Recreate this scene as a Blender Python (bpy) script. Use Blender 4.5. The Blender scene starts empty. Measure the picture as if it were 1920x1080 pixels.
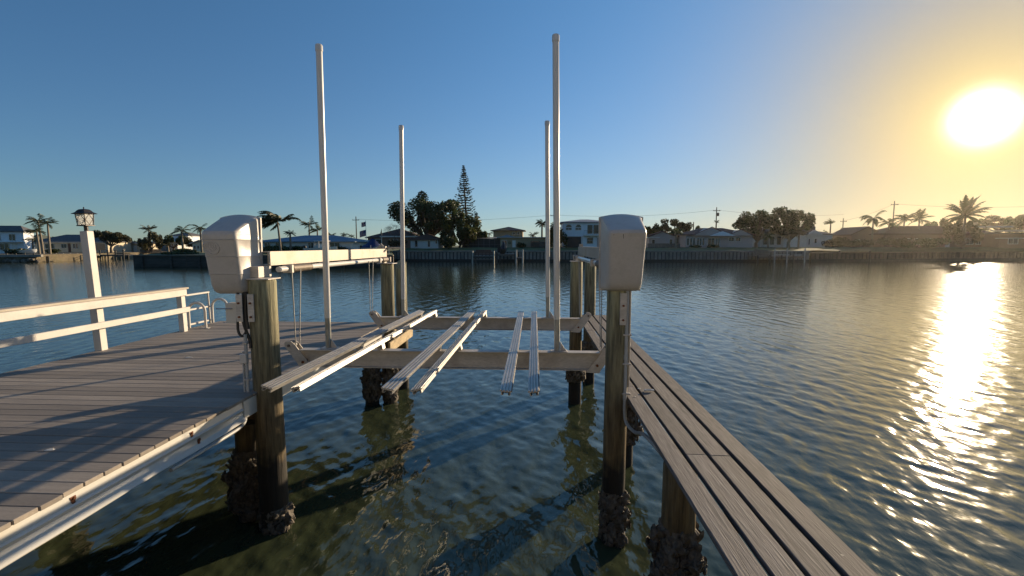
import bpy, bmesh, math, random
import numpy as np
from mathutils import Vector, Matrix

# ------------------------------------------------------------------ camera, sky, sun
scene = bpy.context.scene
COL = scene.collection
F, CX, CY, CAMH = 870.0, 960.0, 540.0, 3.05          # focal length in photo pixels, eye height over the water
PITCH = math.atan(80.0 / F)
YAW = math.atan(42.0 / math.hypot(F, 80.0))
cam_d = bpy.data.cameras.new('camera')
cam_d.sensor_width = 36.0
cam_d.lens = F / 1920.0 * 36.0
cam_d.clip_start = 0.05
cam_d.clip_end = 9000.0
cam = bpy.data.objects.new('camera', cam_d)
cam.location = (0, 0, CAMH)
cam.rotation_euler = (math.pi / 2 - PITCH, 0, YAW)
COL.objects.link(cam)
scene.camera = cam

SUN_AZ, SUN_EL = math.radians(41.9), math.radians(10.75)   # clockwise from +Y, above the horizon
SUN_DIR = Vector((math.sin(SUN_AZ) * math.cos(SUN_EL), math.cos(SUN_AZ) * math.cos(SUN_EL), math.sin(SUN_EL)))
world = bpy.data.worlds.new('World')
scene.world = world
world.use_nodes = True
wn, wl = world.node_tree.nodes, world.node_tree.links
wn.clear()
w_out = wn.new('ShaderNodeOutputWorld')
w_bg = wn.new('ShaderNodeBackground')
sky = wn.new('ShaderNodeTexSky')
sky.sky_type = 'NISHITA'
sky.sun_disc = False
sky.sun_elevation = SUN_EL
sky.sun_rotation = SUN_AZ
sky.altitude = 0
sky.air_density = 1.0
sky.dust_density = 0.0
sky.ozone_density = 4.0
w_bg.inputs['Strength'].default_value = 0.0645
# the bright disc and aureole of the low sun, as part of the sky itself
w_geo = wn.new('ShaderNodeTexCoord')
w_dot = wn.new('ShaderNodeVectorMath'); w_dot.operation = 'DOT_PRODUCT'
w_dot.inputs[1].default_value = SUN_DIR
wl.new(w_geo.outputs['Generated'], w_dot.inputs[0])
w_ac = wn.new('ShaderNodeMath'); w_ac.operation = 'ARCCOSINE'
wl.new(w_dot.outputs['Value'], w_ac.inputs[0])
def w_math(op, a, b):
    n = wn.new('ShaderNodeMath'); n.operation = op
    for k, v in ((0, a), (1, b)):
        if hasattr(v, 'is_linked'):
            wl.new(v, n.inputs[k])
        else:
            n.inputs[k].default_value = v
    return n.outputs[0]
def w_lobe(width, amp, power=1.0):
    t = w_math('DIVIDE', w_ac.outputs[0], math.radians(width))
    if power != 1.0:
        t = w_math('POWER', t, power)
    return w_math('MULTIPLY', w_math('EXPONENT', w_math('MULTIPLY', t, -1.0), 0.0), amp)
def w_col(fac, col):
    n = wn.new('ShaderNodeVectorMath'); n.operation = 'SCALE'
    n.inputs[0].default_value = col
    wl.new(fac, n.inputs['Scale'])
    return n.outputs[0]
def w_add(a, b):
    n = wn.new('ShaderNodeVectorMath'); n.operation = 'ADD'
    wl.new(a, n.inputs[0]); wl.new(b, n.inputs[1])
    return n.outputs[0]
tint = wn.new('ShaderNodeVectorMath'); tint.operation = 'MULTIPLY'      # camera white balance
tint.inputs[1].default_value = (0.64, 0.83, 0.95)
wl.new(sky.outputs['Color'], tint.inputs[0])
clear = w_add(tint.outputs[0], w_col(w_lobe(50.0, 10.0), (0.085, 0.245, 0.44)))   # wide bright side of the sky
w_sep = wn.new('ShaderNodeSeparateXYZ'); wl.new(w_geo.outputs['Generated'], w_sep.inputs[0])
low = w_math('EXPONENT', w_math('MULTIPLY', w_math('ABSOLUTE', w_sep.outputs['Z'], 0.0), -1.0 / math.radians(8.4)), 0.0)
cream = wn.new('ShaderNodeMix'); cream.data_type = 'RGBA'; cream.clamp_factor = True     # pale cream air low on the sun side
wl.new(w_math('MULTIPLY', w_lobe(34.0, 1.35), low), cream.inputs['Factor'])
wl.new(clear, cream.inputs['A'])
cream.inputs['B'].default_value = (7.6, 6.2, 4.2, 1)
clear = cream.outputs['Result']
veil = wn.new('ShaderNodeMix'); veil.data_type = 'RGBA'; veil.clamp_factor = True
wl.new(w_lobe(14.5, 1.0, 1.6), veil.inputs['Factor'])                    # the milky, golden air round a low sun
wl.new(clear, veil.inputs['A'])
veil.inputs['B'].default_value = (6.2, 4.3, 1.3, 1)
glow = w_add(w_col(w_lobe(1.2, 130.0, 1.75), (1.0, 0.95, 0.80)), w_col(w_lobe(3.4, 5.5), (1.0, 0.88, 0.50)))
total = w_add(veil.outputs['Result'], glow)
wl.new(total, w_bg.inputs['Color'])
wl.new(w_bg.outputs[0], w_out.inputs['Surface'])

sun_d = bpy.data.lights.new('sun', 'SUN')
sun_d.energy = 5.0
sun_d.angle = math.radians(0.6)
sun_d.color = (1.0, 0.78, 0.52)
sun = bpy.data.objects.new('sun', sun_d)
sun.rotation_euler = (-SUN_DIR).to_track_quat('-Z', 'Y').to_euler()
sun.location = (60, 60, 40)
COL.objects.link(sun)

vs = scene.view_settings
vs.view_transform = 'Standard'
vs.look = 'None'
vs.exposure = 0.66
vs.gamma = 1.0
vs.use_curve_mapping = False
scene.cycles.use_denoising = True
scene.cycles.max_bounces = 6
scene.cycles.diffuse_bounces = 3
scene.cycles.glossy_bounces = 3
scene.cycles.sample_clamp_indirect = 6.0
scene.cycles.volume_bounces = 0
scene.cycles.caustics_reflective = False
scene.cycles.caustics_refractive = False

RT = Vector((math.cos(YAW), math.sin(YAW), 0))
FW = Vector((-math.sin(YAW) * math.cos(PITCH), math.cos(YAW) * math.cos(PITCH), -math.sin(PITCH)))
UP = RT.cross(FW)
def sight(px, py, Y):
    """Survey helper: the point at northing Y that bears px, py from the station (photo pixels)."""
    d = RT * ((px - CX) / F) - UP * ((py - CY) / F) + FW
    return Vector((0, 0, CAMH)) + d * (Y / d.y)
def sx(px, Y):
    return sight(px, 462.0, Y).x
def sz(py, Y, px=960.0):
    return sight(px, py, Y).z

# ------------------------------------------------------------------ mesh building
class MB:
    def __init__(self):
        self.v, self.f = [], []
    def add(self, vs_, fs_):
        b = len(self.v)
        self.v += [tuple(p) for p in vs_]
        self.f += [tuple(i + b for i in q) for q in fs_]
        return self
    def box(self, x0, x1, y0, y1, z0, z1):
        return self.add([(x0, y0, z0), (x1, y0, z0), (x1, y1, z0), (x0, y1, z0), (x0, y0, z1), (x1, y0, z1), (x1, y1, z1), (x0, y1, z1)],
                        [(0, 3, 2, 1), (4, 5, 6, 7), (0, 1, 5, 4), (1, 2, 6, 5), (2, 3, 7, 6), (3, 0, 4, 7)])
    def cbox(self, x0, x1, y0, y1, z0, z1, c=0.006):
        """box with chamfered edges"""
        bm = bmesh.new()
        bmesh.ops.create_cube(bm, size=1)
        for v in bm.verts:
            v.co = Vector(((x0 + x1) / 2 + v.co.x * (x1 - x0), (y0 + y1) / 2 + v.co.y * (y1 - y0), (z0 + z1) / 2 + v.co.z * (z1 - z0)))
        bmesh.ops.bevel(bm, geom=bm.edges[:], offset=c, segments=1, affect='EDGES')
        bm.verts.index_update()
        self.add([v.co for v in bm.verts], [[v.index for v in f.verts] for f in bm.faces])
        bm.free()
        return self
    def tube(self, pts, rad, n=10, cap=True, jitter=0.0, rnd=None):
        pts = [Vector(p) for p in pts]
        if not hasattr(rad, '__len__'):
            rad = [rad] * len(pts)
        b = len(self.v)
        t0 = (pts[1] - pts[0]).normalized()
        ref = Vector((0, 0, 1)) if abs(t0.z) < 0.9 else Vector((1, 0, 0))
        u = t0.cross(ref).normalized()
        for i, p in enumerate(pts):
            t = (pts[min(i + 1, len(pts) - 1)] - pts[max(i - 1, 0)]).normalized()
            u = (u - t * u.dot(t)).normalized()
            w = t.cross(u)
            for k in range(n):
                a = 2 * math.pi * k / n
                r = rad[i] * (1 + (rnd.uniform(-jitter, jitter) if rnd and jitter else 0))
                self.v.append(tuple(p + (u * math.cos(a) + w * math.sin(a)) * r))
        for i in range(len(pts) - 1):
            for k in range(n):
                a, c = b + i * n + k, b + i * n + (k + 1) % n
                self.f.append((a, c, c + n, a + n))
        if cap:
            self.f.append(tuple(b + k for k in reversed(range(n))))
            e = b + (len(pts) - 1) * n
            self.f.append(tuple(e + k for k in range(n)))
        return self
    def prism(self, poly, axis, a0, a1):
        """polygon (list of 2-D points) extruded along an axis: 'x' -> (y, z), 'y' -> (x, z), 'z' -> (x, y)"""
        n = len(poly)
        def mk(p, a):
            return {'x': (a, p[0], p[1]), 'y': (p[0], a, p[1]), 'z': (p[0], p[1], a)}[axis]
        vs_ = [mk(p, a0) for p in poly] + [mk(p, a1) for p in poly]
        fs_ = [tuple(range(n)), tuple(range(2 * n - 1, n - 1, -1))] + [(i, i + n, (i + 1) % n + n, (i + 1) % n) for i in range(n)]
        return self.add(vs_, fs_)
    def loft(self, rings, cap=True, closed=True):
        n = len(rings[0]); b = len(self.v)
        for r in rings:
            self.v += [tuple(p) for p in r]
        for i in range(len(rings) - 1):
            for k in range(n if closed else n - 1):
                a, c = b + i * n + k, b + i * n + (k + 1) % n
                self.f.append((a, c, c + n, a + n))
        if cap:
            self.f.append(tuple(b + k for k in reversed(range(n))))
            e = b + (len(rings) - 1) * n
            self.f.append(tuple(e + k for k in range(n)))
        return self
    def mesh(self, name, mat, smooth=None):
        me = bpy.data.meshes.new(name)
        me.from_pydata(self.v, [], self.f)
        me.materials.append(mat)
        bm = bmesh.new(); bm.from_mesh(me)
        bmesh.ops.recalc_face_normals(bm, faces=bm.faces[:])
        bm.to_mesh(me); bm.free()
        if smooth is not None:
            me.polygons.foreach_set('use_smooth', [True] * len(me.polygons))
            me.set_sharp_from_angle(angle=math.radians(smooth))
        me.update()
        return me
    def build(self, name, mat, parent=None, smooth=None, **kw):
        return put(name, self.mesh(name, mat, smooth), parent, **kw)

def put(name, me, parent=None, loc=(0, 0, 0), rot=(0, 0, 0), label=None, cat=None, group=None, kind=None):
    o = bpy.data.objects.new(name, me)
    COL.objects.link(o)
    o.location, o.rotation_euler = loc, rot
    if parent:
        o.parent = parent
    return tag(o, label, cat, group, kind)
def tag(o, label=None, cat=None, group=None, kind=None):
    for k, v in (('label', label), ('category', cat), ('group', group), ('kind', kind)):
        if v:
            o[k] = v
    return o
def thing(name, label, cat, loc=(0, 0, 0), rz=0.0, group=None, rot=None):
    o = bpy.data.objects.new(name, None)
    o.empty_display_size = 0.2
    COL.objects.link(o)
    o.location = loc
    o.rotation_euler = rot if rot else (0, 0, rz)
    return tag(o, label, cat, group)
def arc(c, r, a0, a1, n, plane='xz', y=0.0):
    out = []
    for i in range(n + 1):
        a = a0 + (a1 - a0) * i / n
        u, w = c[0] + r * math.cos(a), c[1] + r * math.sin(a)
        out.append({'xz': (u, y, w), 'yz': (y, u, w), 'xy': (u, w, y)}[plane])
    return out
def smooth_path(pts, n=6):
    """Catmull-Rom through the points"""
    P = [Vector(p) for p in pts]
    P = [P[0] * 2 - P[1]] + P + [P[-1] * 2 - P[-2]]
    out = []
    for i in range(1, len(P) - 2):
        for k in range(n):
            t = k / n
            a, b, c, d = P[i - 1], P[i], P[i + 1], P[i + 2]
            out.append(0.5 * ((2 * b) + (c - a) * t + (2 * a - 5 * b + 4 * c - d) * t * t + (3 * b - a - 3 * c + d) * t ** 3))
    out.append(P[-2])
    return out

# ------------------------------------------------------------------ materials
def lin(c):
    """sRGB 0-255 -> linear"""
    return tuple(((x / 255.0) / 12.92 if x <= 10 else (((x / 255.0) + 0.055) / 1.055) ** 2.4) for x in c) + (1.0,)
def new_mat(name):
    m = bpy.data.materials.new(name)
    m.use_nodes = True
    return m, m.node_tree.nodes, m.node_tree.links, m.node_tree.nodes['Principled BSDF']
def M(name, col, rough=0.6, var=0.2, scale=6.0, stretch=(1, 1, 1), bump=0.0, metal=0.0, rand=0.0, spec=0.5, fine=0.0, fine_scale=60.0, stain=None, stain_amt=0.0, stain_scale=2.0, detail=6.0, trans=0.0):
    """base colour (linear rgb) varied by two octaves of noise, per-object tint, optional stain colour and relief"""
    m, N, L, B = new_mat(name)
    tc = N.new('ShaderNodeTexCoord'); mp = N.new('ShaderNodeMapping')
    mp.inputs['Scale'].default_value = stretch
    oi = N.new('ShaderNodeObjectInfo')
    off = N.new('ShaderNodeVectorMath'); off.operation = 'SCALE'
    off.inputs[0].default_value = (37.0, 23.0, 41.0)
    L.new(oi.outputs['Random'], off.inputs['Scale'])
    ad = N.new('ShaderNodeVectorMath'); ad.operation = 'ADD'
    L.new(tc.outputs['Object'], ad.inputs[0]); L.new(off.outputs[0], ad.inputs[1])
    L.new(ad.outputs[0], mp.inputs['Vector'])
    nz = N.new('ShaderNodeTexNoise'); nz.inputs['Scale'].default_value = scale; nz.inputs['Detail'].default_value = detail; nz.inputs['Roughness'].default_value = 0.6
    L.new(mp.outputs[0], nz.inputs['Vector'])
    rmp = N.new('ShaderNodeMapRange')
    rmp.inputs['From Min'].default_value = 0.3; rmp.inputs['From Max'].default_value = 0.7
    rmp.inputs['To Min'].default_value = 1 - var; rmp.inputs['To Max'].default_value = 1 + var
    L.new(nz.outputs[0], rmp.inputs['Value'])
    val = rmp.outputs[0]
    fz = None
    if fine:
        fz = N.new('ShaderNodeTexNoise'); fz.inputs['Scale'].default_value = fine_scale; fz.inputs['Detail'].default_value = 3.0
        L.new(mp.outputs[0], fz.inputs['Vector'])
        r2 = N.new('ShaderNodeMapRange')
        r2.inputs['From Min'].default_value = 0.3; r2.inputs['From Max'].default_value = 0.7
        r2.inputs['To Min'].default_value = 1 - fine; r2.inputs['To Max'].default_value = 1 + fine
        L.new(fz.outputs[0], r2.inputs['Value'])
        mm = N.new('ShaderNodeMath'); mm.operation = 'MULTIPLY'
        L.new(val, mm.inputs[0]); L.new(r2.outputs[0], mm.inputs[1]); val = mm.outputs[0]
    if rand:
        r3 = N.new('ShaderNodeMapRange')
        r3.inputs['To Min'].default_value = 1 - rand; r3.inputs['To Max'].default_value = 1 + rand
        L.new(oi.outputs['Random'], r3.inputs['Value'])
        mm = N.new('ShaderNodeMath'); mm.operation = 'MULTIPLY'
        L.new(val, mm.inputs[0]); L.new(r3.outputs[0], mm.inputs[1]); val = mm.outputs[0]
    sc = N.new('ShaderNodeVectorMath'); sc.operation = 'SCALE'
    sc.inputs[0].default_value = col[:3]
    L.new(val, sc.inputs['Scale'])
    colour = sc.outputs[0]
    if stain:
        sn = N.new('ShaderNodeTexNoise'); sn.inputs['Scale'].default_value = stain_scale; sn.inputs['Detail'].default_value = 8.0; sn.inputs['Roughness'].default_value = 0.65
        L.new(ad.outputs[0], sn.inputs['Vector'])
        sr = N.new('ShaderNodeMapRange'); sr.inputs['From Min'].default_value = 0.5; sr.inputs['From Max'].default_value = 0.72
        sr.inputs['To Max'].default_value = stain_amt
        L.new(sn.outputs[0], sr.inputs['Value'])
        mx = N.new('ShaderNodeMix'); mx.data_type = 'RGBA'
        mx.inputs['B'].default_value = (*stain[:3], 1)
        L.new(sr.outputs[0], mx.inputs['Factor']); L.new(colour, mx.inputs['A'])
        colour = mx.outputs['Result']
    L.new(colour, B.inputs['Base Color'])
    B.inputs['Roughness'].default_value = rough
    B.inputs['Metallic'].default_value = metal
    B.inputs['Specular IOR Level'].default_value = spec
    if bump:
        bp = N.new('ShaderNodeBump'); bp.inputs['Strength'].default_value = 1.0; bp.inputs['Distance'].default_value = bump
        L.new((fz or nz).outputs[0], bp.inputs['Height']); L.new(bp.outputs[0], B.inputs['Normal'])
    if trans:
        td = N.new('ShaderNodeBsdfTranslucent'); ms = N.new('ShaderNodeMixShader'); ms.inputs[0].default_value = trans
        L.new(colour, td.inputs['Color']); L.new(B.outputs[0], ms.inputs[1]); L.new(td.outputs[0], ms.inputs[2])
        L.new(ms.outputs[0], N['Material Output'].inputs['Surface'])
    return m

m_deck = M('deck_composite', (0.245, 0.21, 0.172), 0.75, 0.14, 3.0, (0.6, 9, 9), 0.0006, rand=0.26, fine=0.16, fine_scale=40, stain=(0.13, 0.12, 0.115), stain_amt=0.35, stain_scale=1.4)
m_plank = M('weathered_plank', (0.12, 0.107, 0.10), 0.8, 0.30, 5.0, (9, 0.30, 9), 0.003, rand=0.22, fine=0.42, fine_scale=20, stain=(0.12, 0.105, 0.10), stain_amt=0.45, stain_scale=1.7)
m_white = M('white_paint', (0.53, 0.505, 0.465), 0.55, 0.08, 4.0, fine=0.05, bump=0.0006, stain=(0.42, 0.36, 0.28), stain_amt=0.35, stain_scale=3.0)
m_rail_top = M('rail_cap_wood', (0.42, 0.37, 0.30), 0.7, 0.15, 6.0, (6, 0.5, 6), 0.0008, fine=0.12)
m_fascia = M('white_vinyl', (0.54, 0.53, 0.49), 0.4, 0.05, 1.5, stain=(0.50, 0.42, 0.30), stain_amt=0.5, stain_scale=1.2, fine=0.03)
m_rust = M('rust', (0.16, 0.055, 0.02), 0.85, 0.4, 30.0, bump=0.001)
m_alu = M('aluminium', (0.37, 0.36, 0.345), 0.42, 0.12, 7.0, (1, 0.3, 1), metal=0.7, fine=0.10, fine_scale=50, stain=(0.30, 0.27, 0.24), stain_amt=0.5, stain_scale=3.5)
m_alu_dull = M('weathered_aluminium', (0.48, 0.445, 0.40), 0.55, 0.16, 5.0, (0.5, 1, 2), metal=0.15, fine=0.12, fine_scale=45, stain=(0.20, 0.165, 0.14), stain_amt=0.55, stain_scale=3.0)
m_beam = M('painted_channel', (0.36, 0.325, 0.275), 0.5, 0.08, 4.0, metal=0.2, fine=0.06, stain=(0.27, 0.18, 0.10), stain_amt=0.6, stain_scale=3.0)
m_galv = M('galvanised_pipe', (0.33, 0.33, 0.30), 0.5, 0.25, 9.0, (1, 1, 0.4), metal=0.5, fine=0.15)
m_pvc = M('white_pvc', (0.58, 0.57, 0.54), 0.3, 0.05, 3.0, fine=0.03)
m_plastic = M('cover_plastic', (0.45, 0.425, 0.395), 0.42, 0.05, 5.0, fine=0.04, bump=0.0004, stain=(0.27, 0.25, 0.22), stain_amt=0.55, stain_scale=5.0)
m_black = M('black_rubber', (0.012, 0.012, 0.013), 0.5, 0.2, 10)
m_grey_pipe = M('grey_conduit', (0.34, 0.35, 0.35), 0.45, 0.10, 8.0, fine=0.08)
m_cable = M('steel_cable', (0.28, 0.28, 0.28), 0.45, 0.2, 60.0, metal=0.6)
m_drum = M('rusty_drum', (0.13, 0.105, 0.085), 0.6, 0.3, 14.0, (4, 1, 4), metal=0.3, bump=0.001)
m_bronze = M('dark_bronze', (0.030, 0.024, 0.022), 0.45, 0.3, 20, metal=0.5)
m_shell = M('shell', (0.62, 0.58, 0.50), 0.55, 0.2, 20.0)
m_timber = M('timber', (0.24, 0.17, 0.10), 0.8, 0.25, 6.0, (1, 4, 4), 0.0015, fine=0.15)
m_timber_y = M('pale_timber', (0.42, 0.32, 0.18), 0.75, 0.2, 6.0, (5, 1, 5), 0.0015, fine=0.15, stain=(0.12, 0.08, 0.05), stain_amt=0.8, stain_scale=6.0)
m_glass_lamp, _N, _L, _B = new_mat('lamp_glass')
_B.inputs['Base Color'].default_value = (0.75, 0.74, 0.70, 1); _B.inputs['Roughness'].default_value = 0.25
_B.inputs['Transmission Weight'].default_value = 0.55; _B.inputs['IOR'].default_value = 1.3; _B.inputs['Alpha'].default_value = 0.55

def pile_material():
    """treated pine: dry grey-green top, brown middle, wet black foot; the bands sit at tide heights"""
    m, N, L, B = new_mat('piling_wood')
    tc = N.new('ShaderNodeTexCoord'); geo = N.new('ShaderNodeNewGeometry')
    mp = N.new('ShaderNodeMapping'); mp.inputs['Scale'].default_value = (11, 11, 0.9)
    L.new(geo.outputs['Position'], mp.inputs['Vector'])
    nz = N.new('ShaderNodeTexNoise'); nz.inputs['Scale'].default_value = 2.8; nz.inputs['Detail'].default_value = 8; nz.inputs['Roughness'].default_value = 0.65
    L.new(mp.outputs[0], nz.inputs['Vector'])
    big = N.new('ShaderNodeTexNoise'); big.inputs['Scale'].default_value = 5.0; big.inputs['Detail'].default_value = 5
    L.new(geo.outputs['Position'], big.inputs['Vector'])
    sp = N.new('ShaderNodeSeparateXYZ'); L.new(geo.outputs['Position'], sp.inputs[0])
    wob = N.new('ShaderNodeMath'); wob.operation = 'MULTIPLY_ADD'; wob.inputs[1].default_value = 0.55; wob.inputs[2].default_value = -0.27
    L.new(big.outputs[0], wob.inputs[0])
    zz = N.new('ShaderNodeMath'); zz.operation = 'ADD'
    L.new(sp.outputs['Z'], zz.inputs[0]); L.new(wob.outputs[0], zz.inputs[1])
    mr = N.new('ShaderNodeMapRange'); mr.inputs['From Min'].default_value = 0.0; mr.inputs['From Max'].default_value = 2.8
    L.new(zz.outputs[0], mr.inputs['Value'])
    cr = N.new('ShaderNodeValToRGB'); e = cr.color_ramp.elements
    e[0].position, e[0].color = 0.0, (0.010, 0.009, 0.006, 1)
    e[1].position, e[1].color = 1.0, (0.25, 0.24, 0.14, 1)
    for p, c in ((0.27, (0.016, 0.013, 0.009, 1)), (0.34, (0.13, 0.092, 0.042, 1)), (0.48, (0.125, 0.095, 0.05, 1)), (0.58, (0.12, 0.105, 0.062, 1)), (0.8, (0.175, 0.16, 0.095, 1))):
        k = e.new(p); k.color = c
    L.new(mr.outputs[0], cr.inputs['Fac'])
    r2 = N.new('ShaderNodeMapRange'); r2.inputs['From Min'].default_value = 0.3; r2.inputs['From Max'].default_value = 0.7; r2.inputs['To Min'].default_value = 0.30; r2.inputs['To Max'].default_value = 1.75
    L.new(nz.outputs[0], r2.inputs['Value'])
    sc = N.new('ShaderNodeVectorMath'); sc.operation = 'SCALE'
    L.new(cr.outputs[0], sc.inputs[0]); L.new(r2.outputs[0], sc.inputs['Scale'])
    L.new(sc.outputs[0], B.inputs['Base Color'])
    B.inputs['Roughness'].default_value = 0.8
    bp = N.new('ShaderNodeBump'); bp.inputs['Distance'].default_value = 0.016
    L.new(nz.outputs[0], bp.inputs['Height']); L.new(bp.outputs[0], B.inputs['Normal'])
    return m
m_pile = pile_material()
m_oyster = M('oyster', (0.095, 0.078, 0.058), 0.75, 0.6, 12.0, bump=0.004, fine=0.4, fine_scale=35, stain=(0.26, 0.21, 0.16), stain_amt=0.5, stain_scale=11.0)
# ------------------------------------------------------------------ water
def water_material():
    m, N, L, B = new_mat('bay_water')
    geo = N.new('ShaderNodeNewGeometry')
    at = N.new('ShaderNodeAttribute'); at.attribute_name = 'ripple'
    def layer(scale, stretch, rot, detail):
        mp = N.new('ShaderNodeMapping'); mp.inputs['Scale'].default_value = stretch; mp.inputs['Rotation'].default_value = (0, 0, rot)
        L.new(geo.outputs['Position'], mp.inputs['Vector'])
        nz = N.new('ShaderNodeTexNoise'); nz.inputs['Scale'].default_value = scale; nz.inputs['Detail'].default_value = detail; nz.inputs['Roughness'].default_value = 0.5
        L.new(mp.outputs[0], nz.inputs['Vector'])
        return nz.outputs[0]
    a = layer(9.0, (1.0, 0.5, 1.0), 0.25, 2.0)      # ripples
    b = layer(2.6, (1.0, 0.30, 1.0), 0.26, 3.0)     # short chop, where the mesh is too coarse to hold it
    b1 = N.new('ShaderNodeBump'); b1.inputs['Strength'].default_value = 1.0; b1.inputs['Distance'].default_value = 0.007
    L.new(a, b1.inputs['Height'])
    b2 = N.new('ShaderNodeBump'); b2.inputs['Distance'].default_value = 0.034
    L.new(at.outputs['Fac'], b2.inputs['Strength']); L.new(b, b2.inputs['Height']); L.new(b1.outputs[0], b2.inputs['Normal'])
    L.new(b2.outputs[0], B.inputs['Normal'])
    nz = N.new('ShaderNodeTexNoise'); nz.inputs['Scale'].default_value = 0.35; nz.inputs['Detail'].default_value = 3
    L.new(geo.outputs['Position'], nz.inputs['Vector'])
    mx = N.new('ShaderNodeMix'); mx.data_type = 'RGBA'
    mx.inputs['A'].default_value = (0.036, 0.046, 0.022, 1); mx.inputs['B'].default_value = (0.048, 0.060, 0.034, 1)
    L.new(nz.outputs[0], mx.inputs['Factor']); L.new(mx.outputs['Result'], B.inputs['Base Color'])
    B.inputs['Roughness'].default_value = 0.085
    B.inputs['IOR'].default_value = 1.62
    B.inputs['Specular Tint'].default_value = (1.0, 1.0, 0.84, 1)
    return m
m_water = water_material()

def make_water():
    rs = np.random.RandomState(11)
    fine = np.radians(np.arange(-60, 60.001, 0.165))
    coarse = np.radians(np.arange(60 + 2.0, 300 - 0.5, 2.0))
    ang = np.concatenate([fine, coarse])                       # clockwise from +Y, all the way round
    ang = ang - YAW
    rad = np.exp(np.linspace(math.log(1.1), math.log(150.0), 1000))
    A, Rr = np.meshgrid(ang, rad)
    X, Y = np.sin(A) * Rr, np.cos(A) * Rr
    dr = Rr * (rad[1] / rad[0] - 1.0)
    Z = np.zeros_like(X); lost = np.zeros_like(X); tot = 0.0
    n = 90
    lam = np.exp(np.linspace(math.log(0.11), math.log(0.85), n))
    for l in lam:
        th = math.radians(194) + rs.normal(0, 0.66)            # the breeze pushes the chop from right to left
        k = 2 * math.pi / l
        slope = 0.094 * math.sqrt(2.0 / n) * (1.0 if l < 0.6 else 0.7)
        ph = rs.uniform(0, 6.283)
        keep = np.clip((l / dr - 2.5) / 3.0, 0, 1)
        # wave groups: each train comes and goes
        g = 0.75 + 0.45 * np.sin((X * math.cos(th + 0.6) + Y * math.sin(th + 0.6)) * k * 0.11 + ph * 3)
        w = np.sin((X * math.cos(th) + Y * math.sin(th)) * k + ph)
        Z += keep * g * slope / k * (w + 0.30 * (w * w - 0.5))
        lost += (1 - keep) * slope ** 2
        tot += slope ** 2
    ripple = np.sqrt(lost / tot)
    calm = np.clip((140.0 - Rr) / 30.0, 0, 1)
    Z *= calm
    na, nr = len(ang), len(rad)
    verts = np.stack([X, Y, Z], -1).reshape(-1, 3)
    i = np.arange(nr - 1)[:, None]; j = np.arange(na)[None, :]
    a = i * na + j; b = i * na + (j + 1) % na
    quads = np.stack([a, a + na, b + na, b], -1).reshape(-1, 4)
    base = len(verts)
    far = np.stack([np.sin(ang) * 440, np.cos(ang) * 440, np.zeros(na)], -1)
    verts = np.concatenate([verts, far, [[0, 0, 0]]])
    j = np.arange(na); jn = (j + 1) % na
    lastrow = (nr - 1) * na
    ring = np.stack([lastrow + j, base + j, base + jn, lastrow + jn], -1)
    tri = np.stack([np.full(na, base + na), j, jn], -1)
    me = bpy.data.meshes.new('water')
    allq = np.concatenate([quads, ring])
    nl = len(allq) * 4 + len(tri) * 3
    me.vertices.add(len(verts)); me.vertices.foreach_set('co', verts.astype(np.float32).ravel())
    me.loops.add(nl); me.loops.foreach_set('vertex_index', np.concatenate([allq.ravel(), tri.ravel()]).astype(np.int32))
    me.polygons.add(len(allq) + len(tri))
    st = np.concatenate([np.arange(len(allq)) * 4, len(allq) * 4 + np.arange(len(tri)) * 3]).astype(np.int32)
    me.polygons.foreach_set('loop_start', st)
    me.polygons.foreach_set('use_smooth', np.ones(len(st), dtype=bool))
    me.update(calc_edges=True)
    at = me.attributes.new('ripple', 'FLOAT', 'POINT')
    vals = np.concatenate([ripple.ravel(), np.ones(na), [0]]).astype(np.float32)
    at.data.foreach_set('value', vals)
    me.materials.append(m_water)
    # faces must look up
    if me.polygons[10].normal.z < 0:
        me.flip_normals()
    put('water', me, kind='structure', label='rippled green-blue bay water between the docks and the far shore')
make_water()
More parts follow.
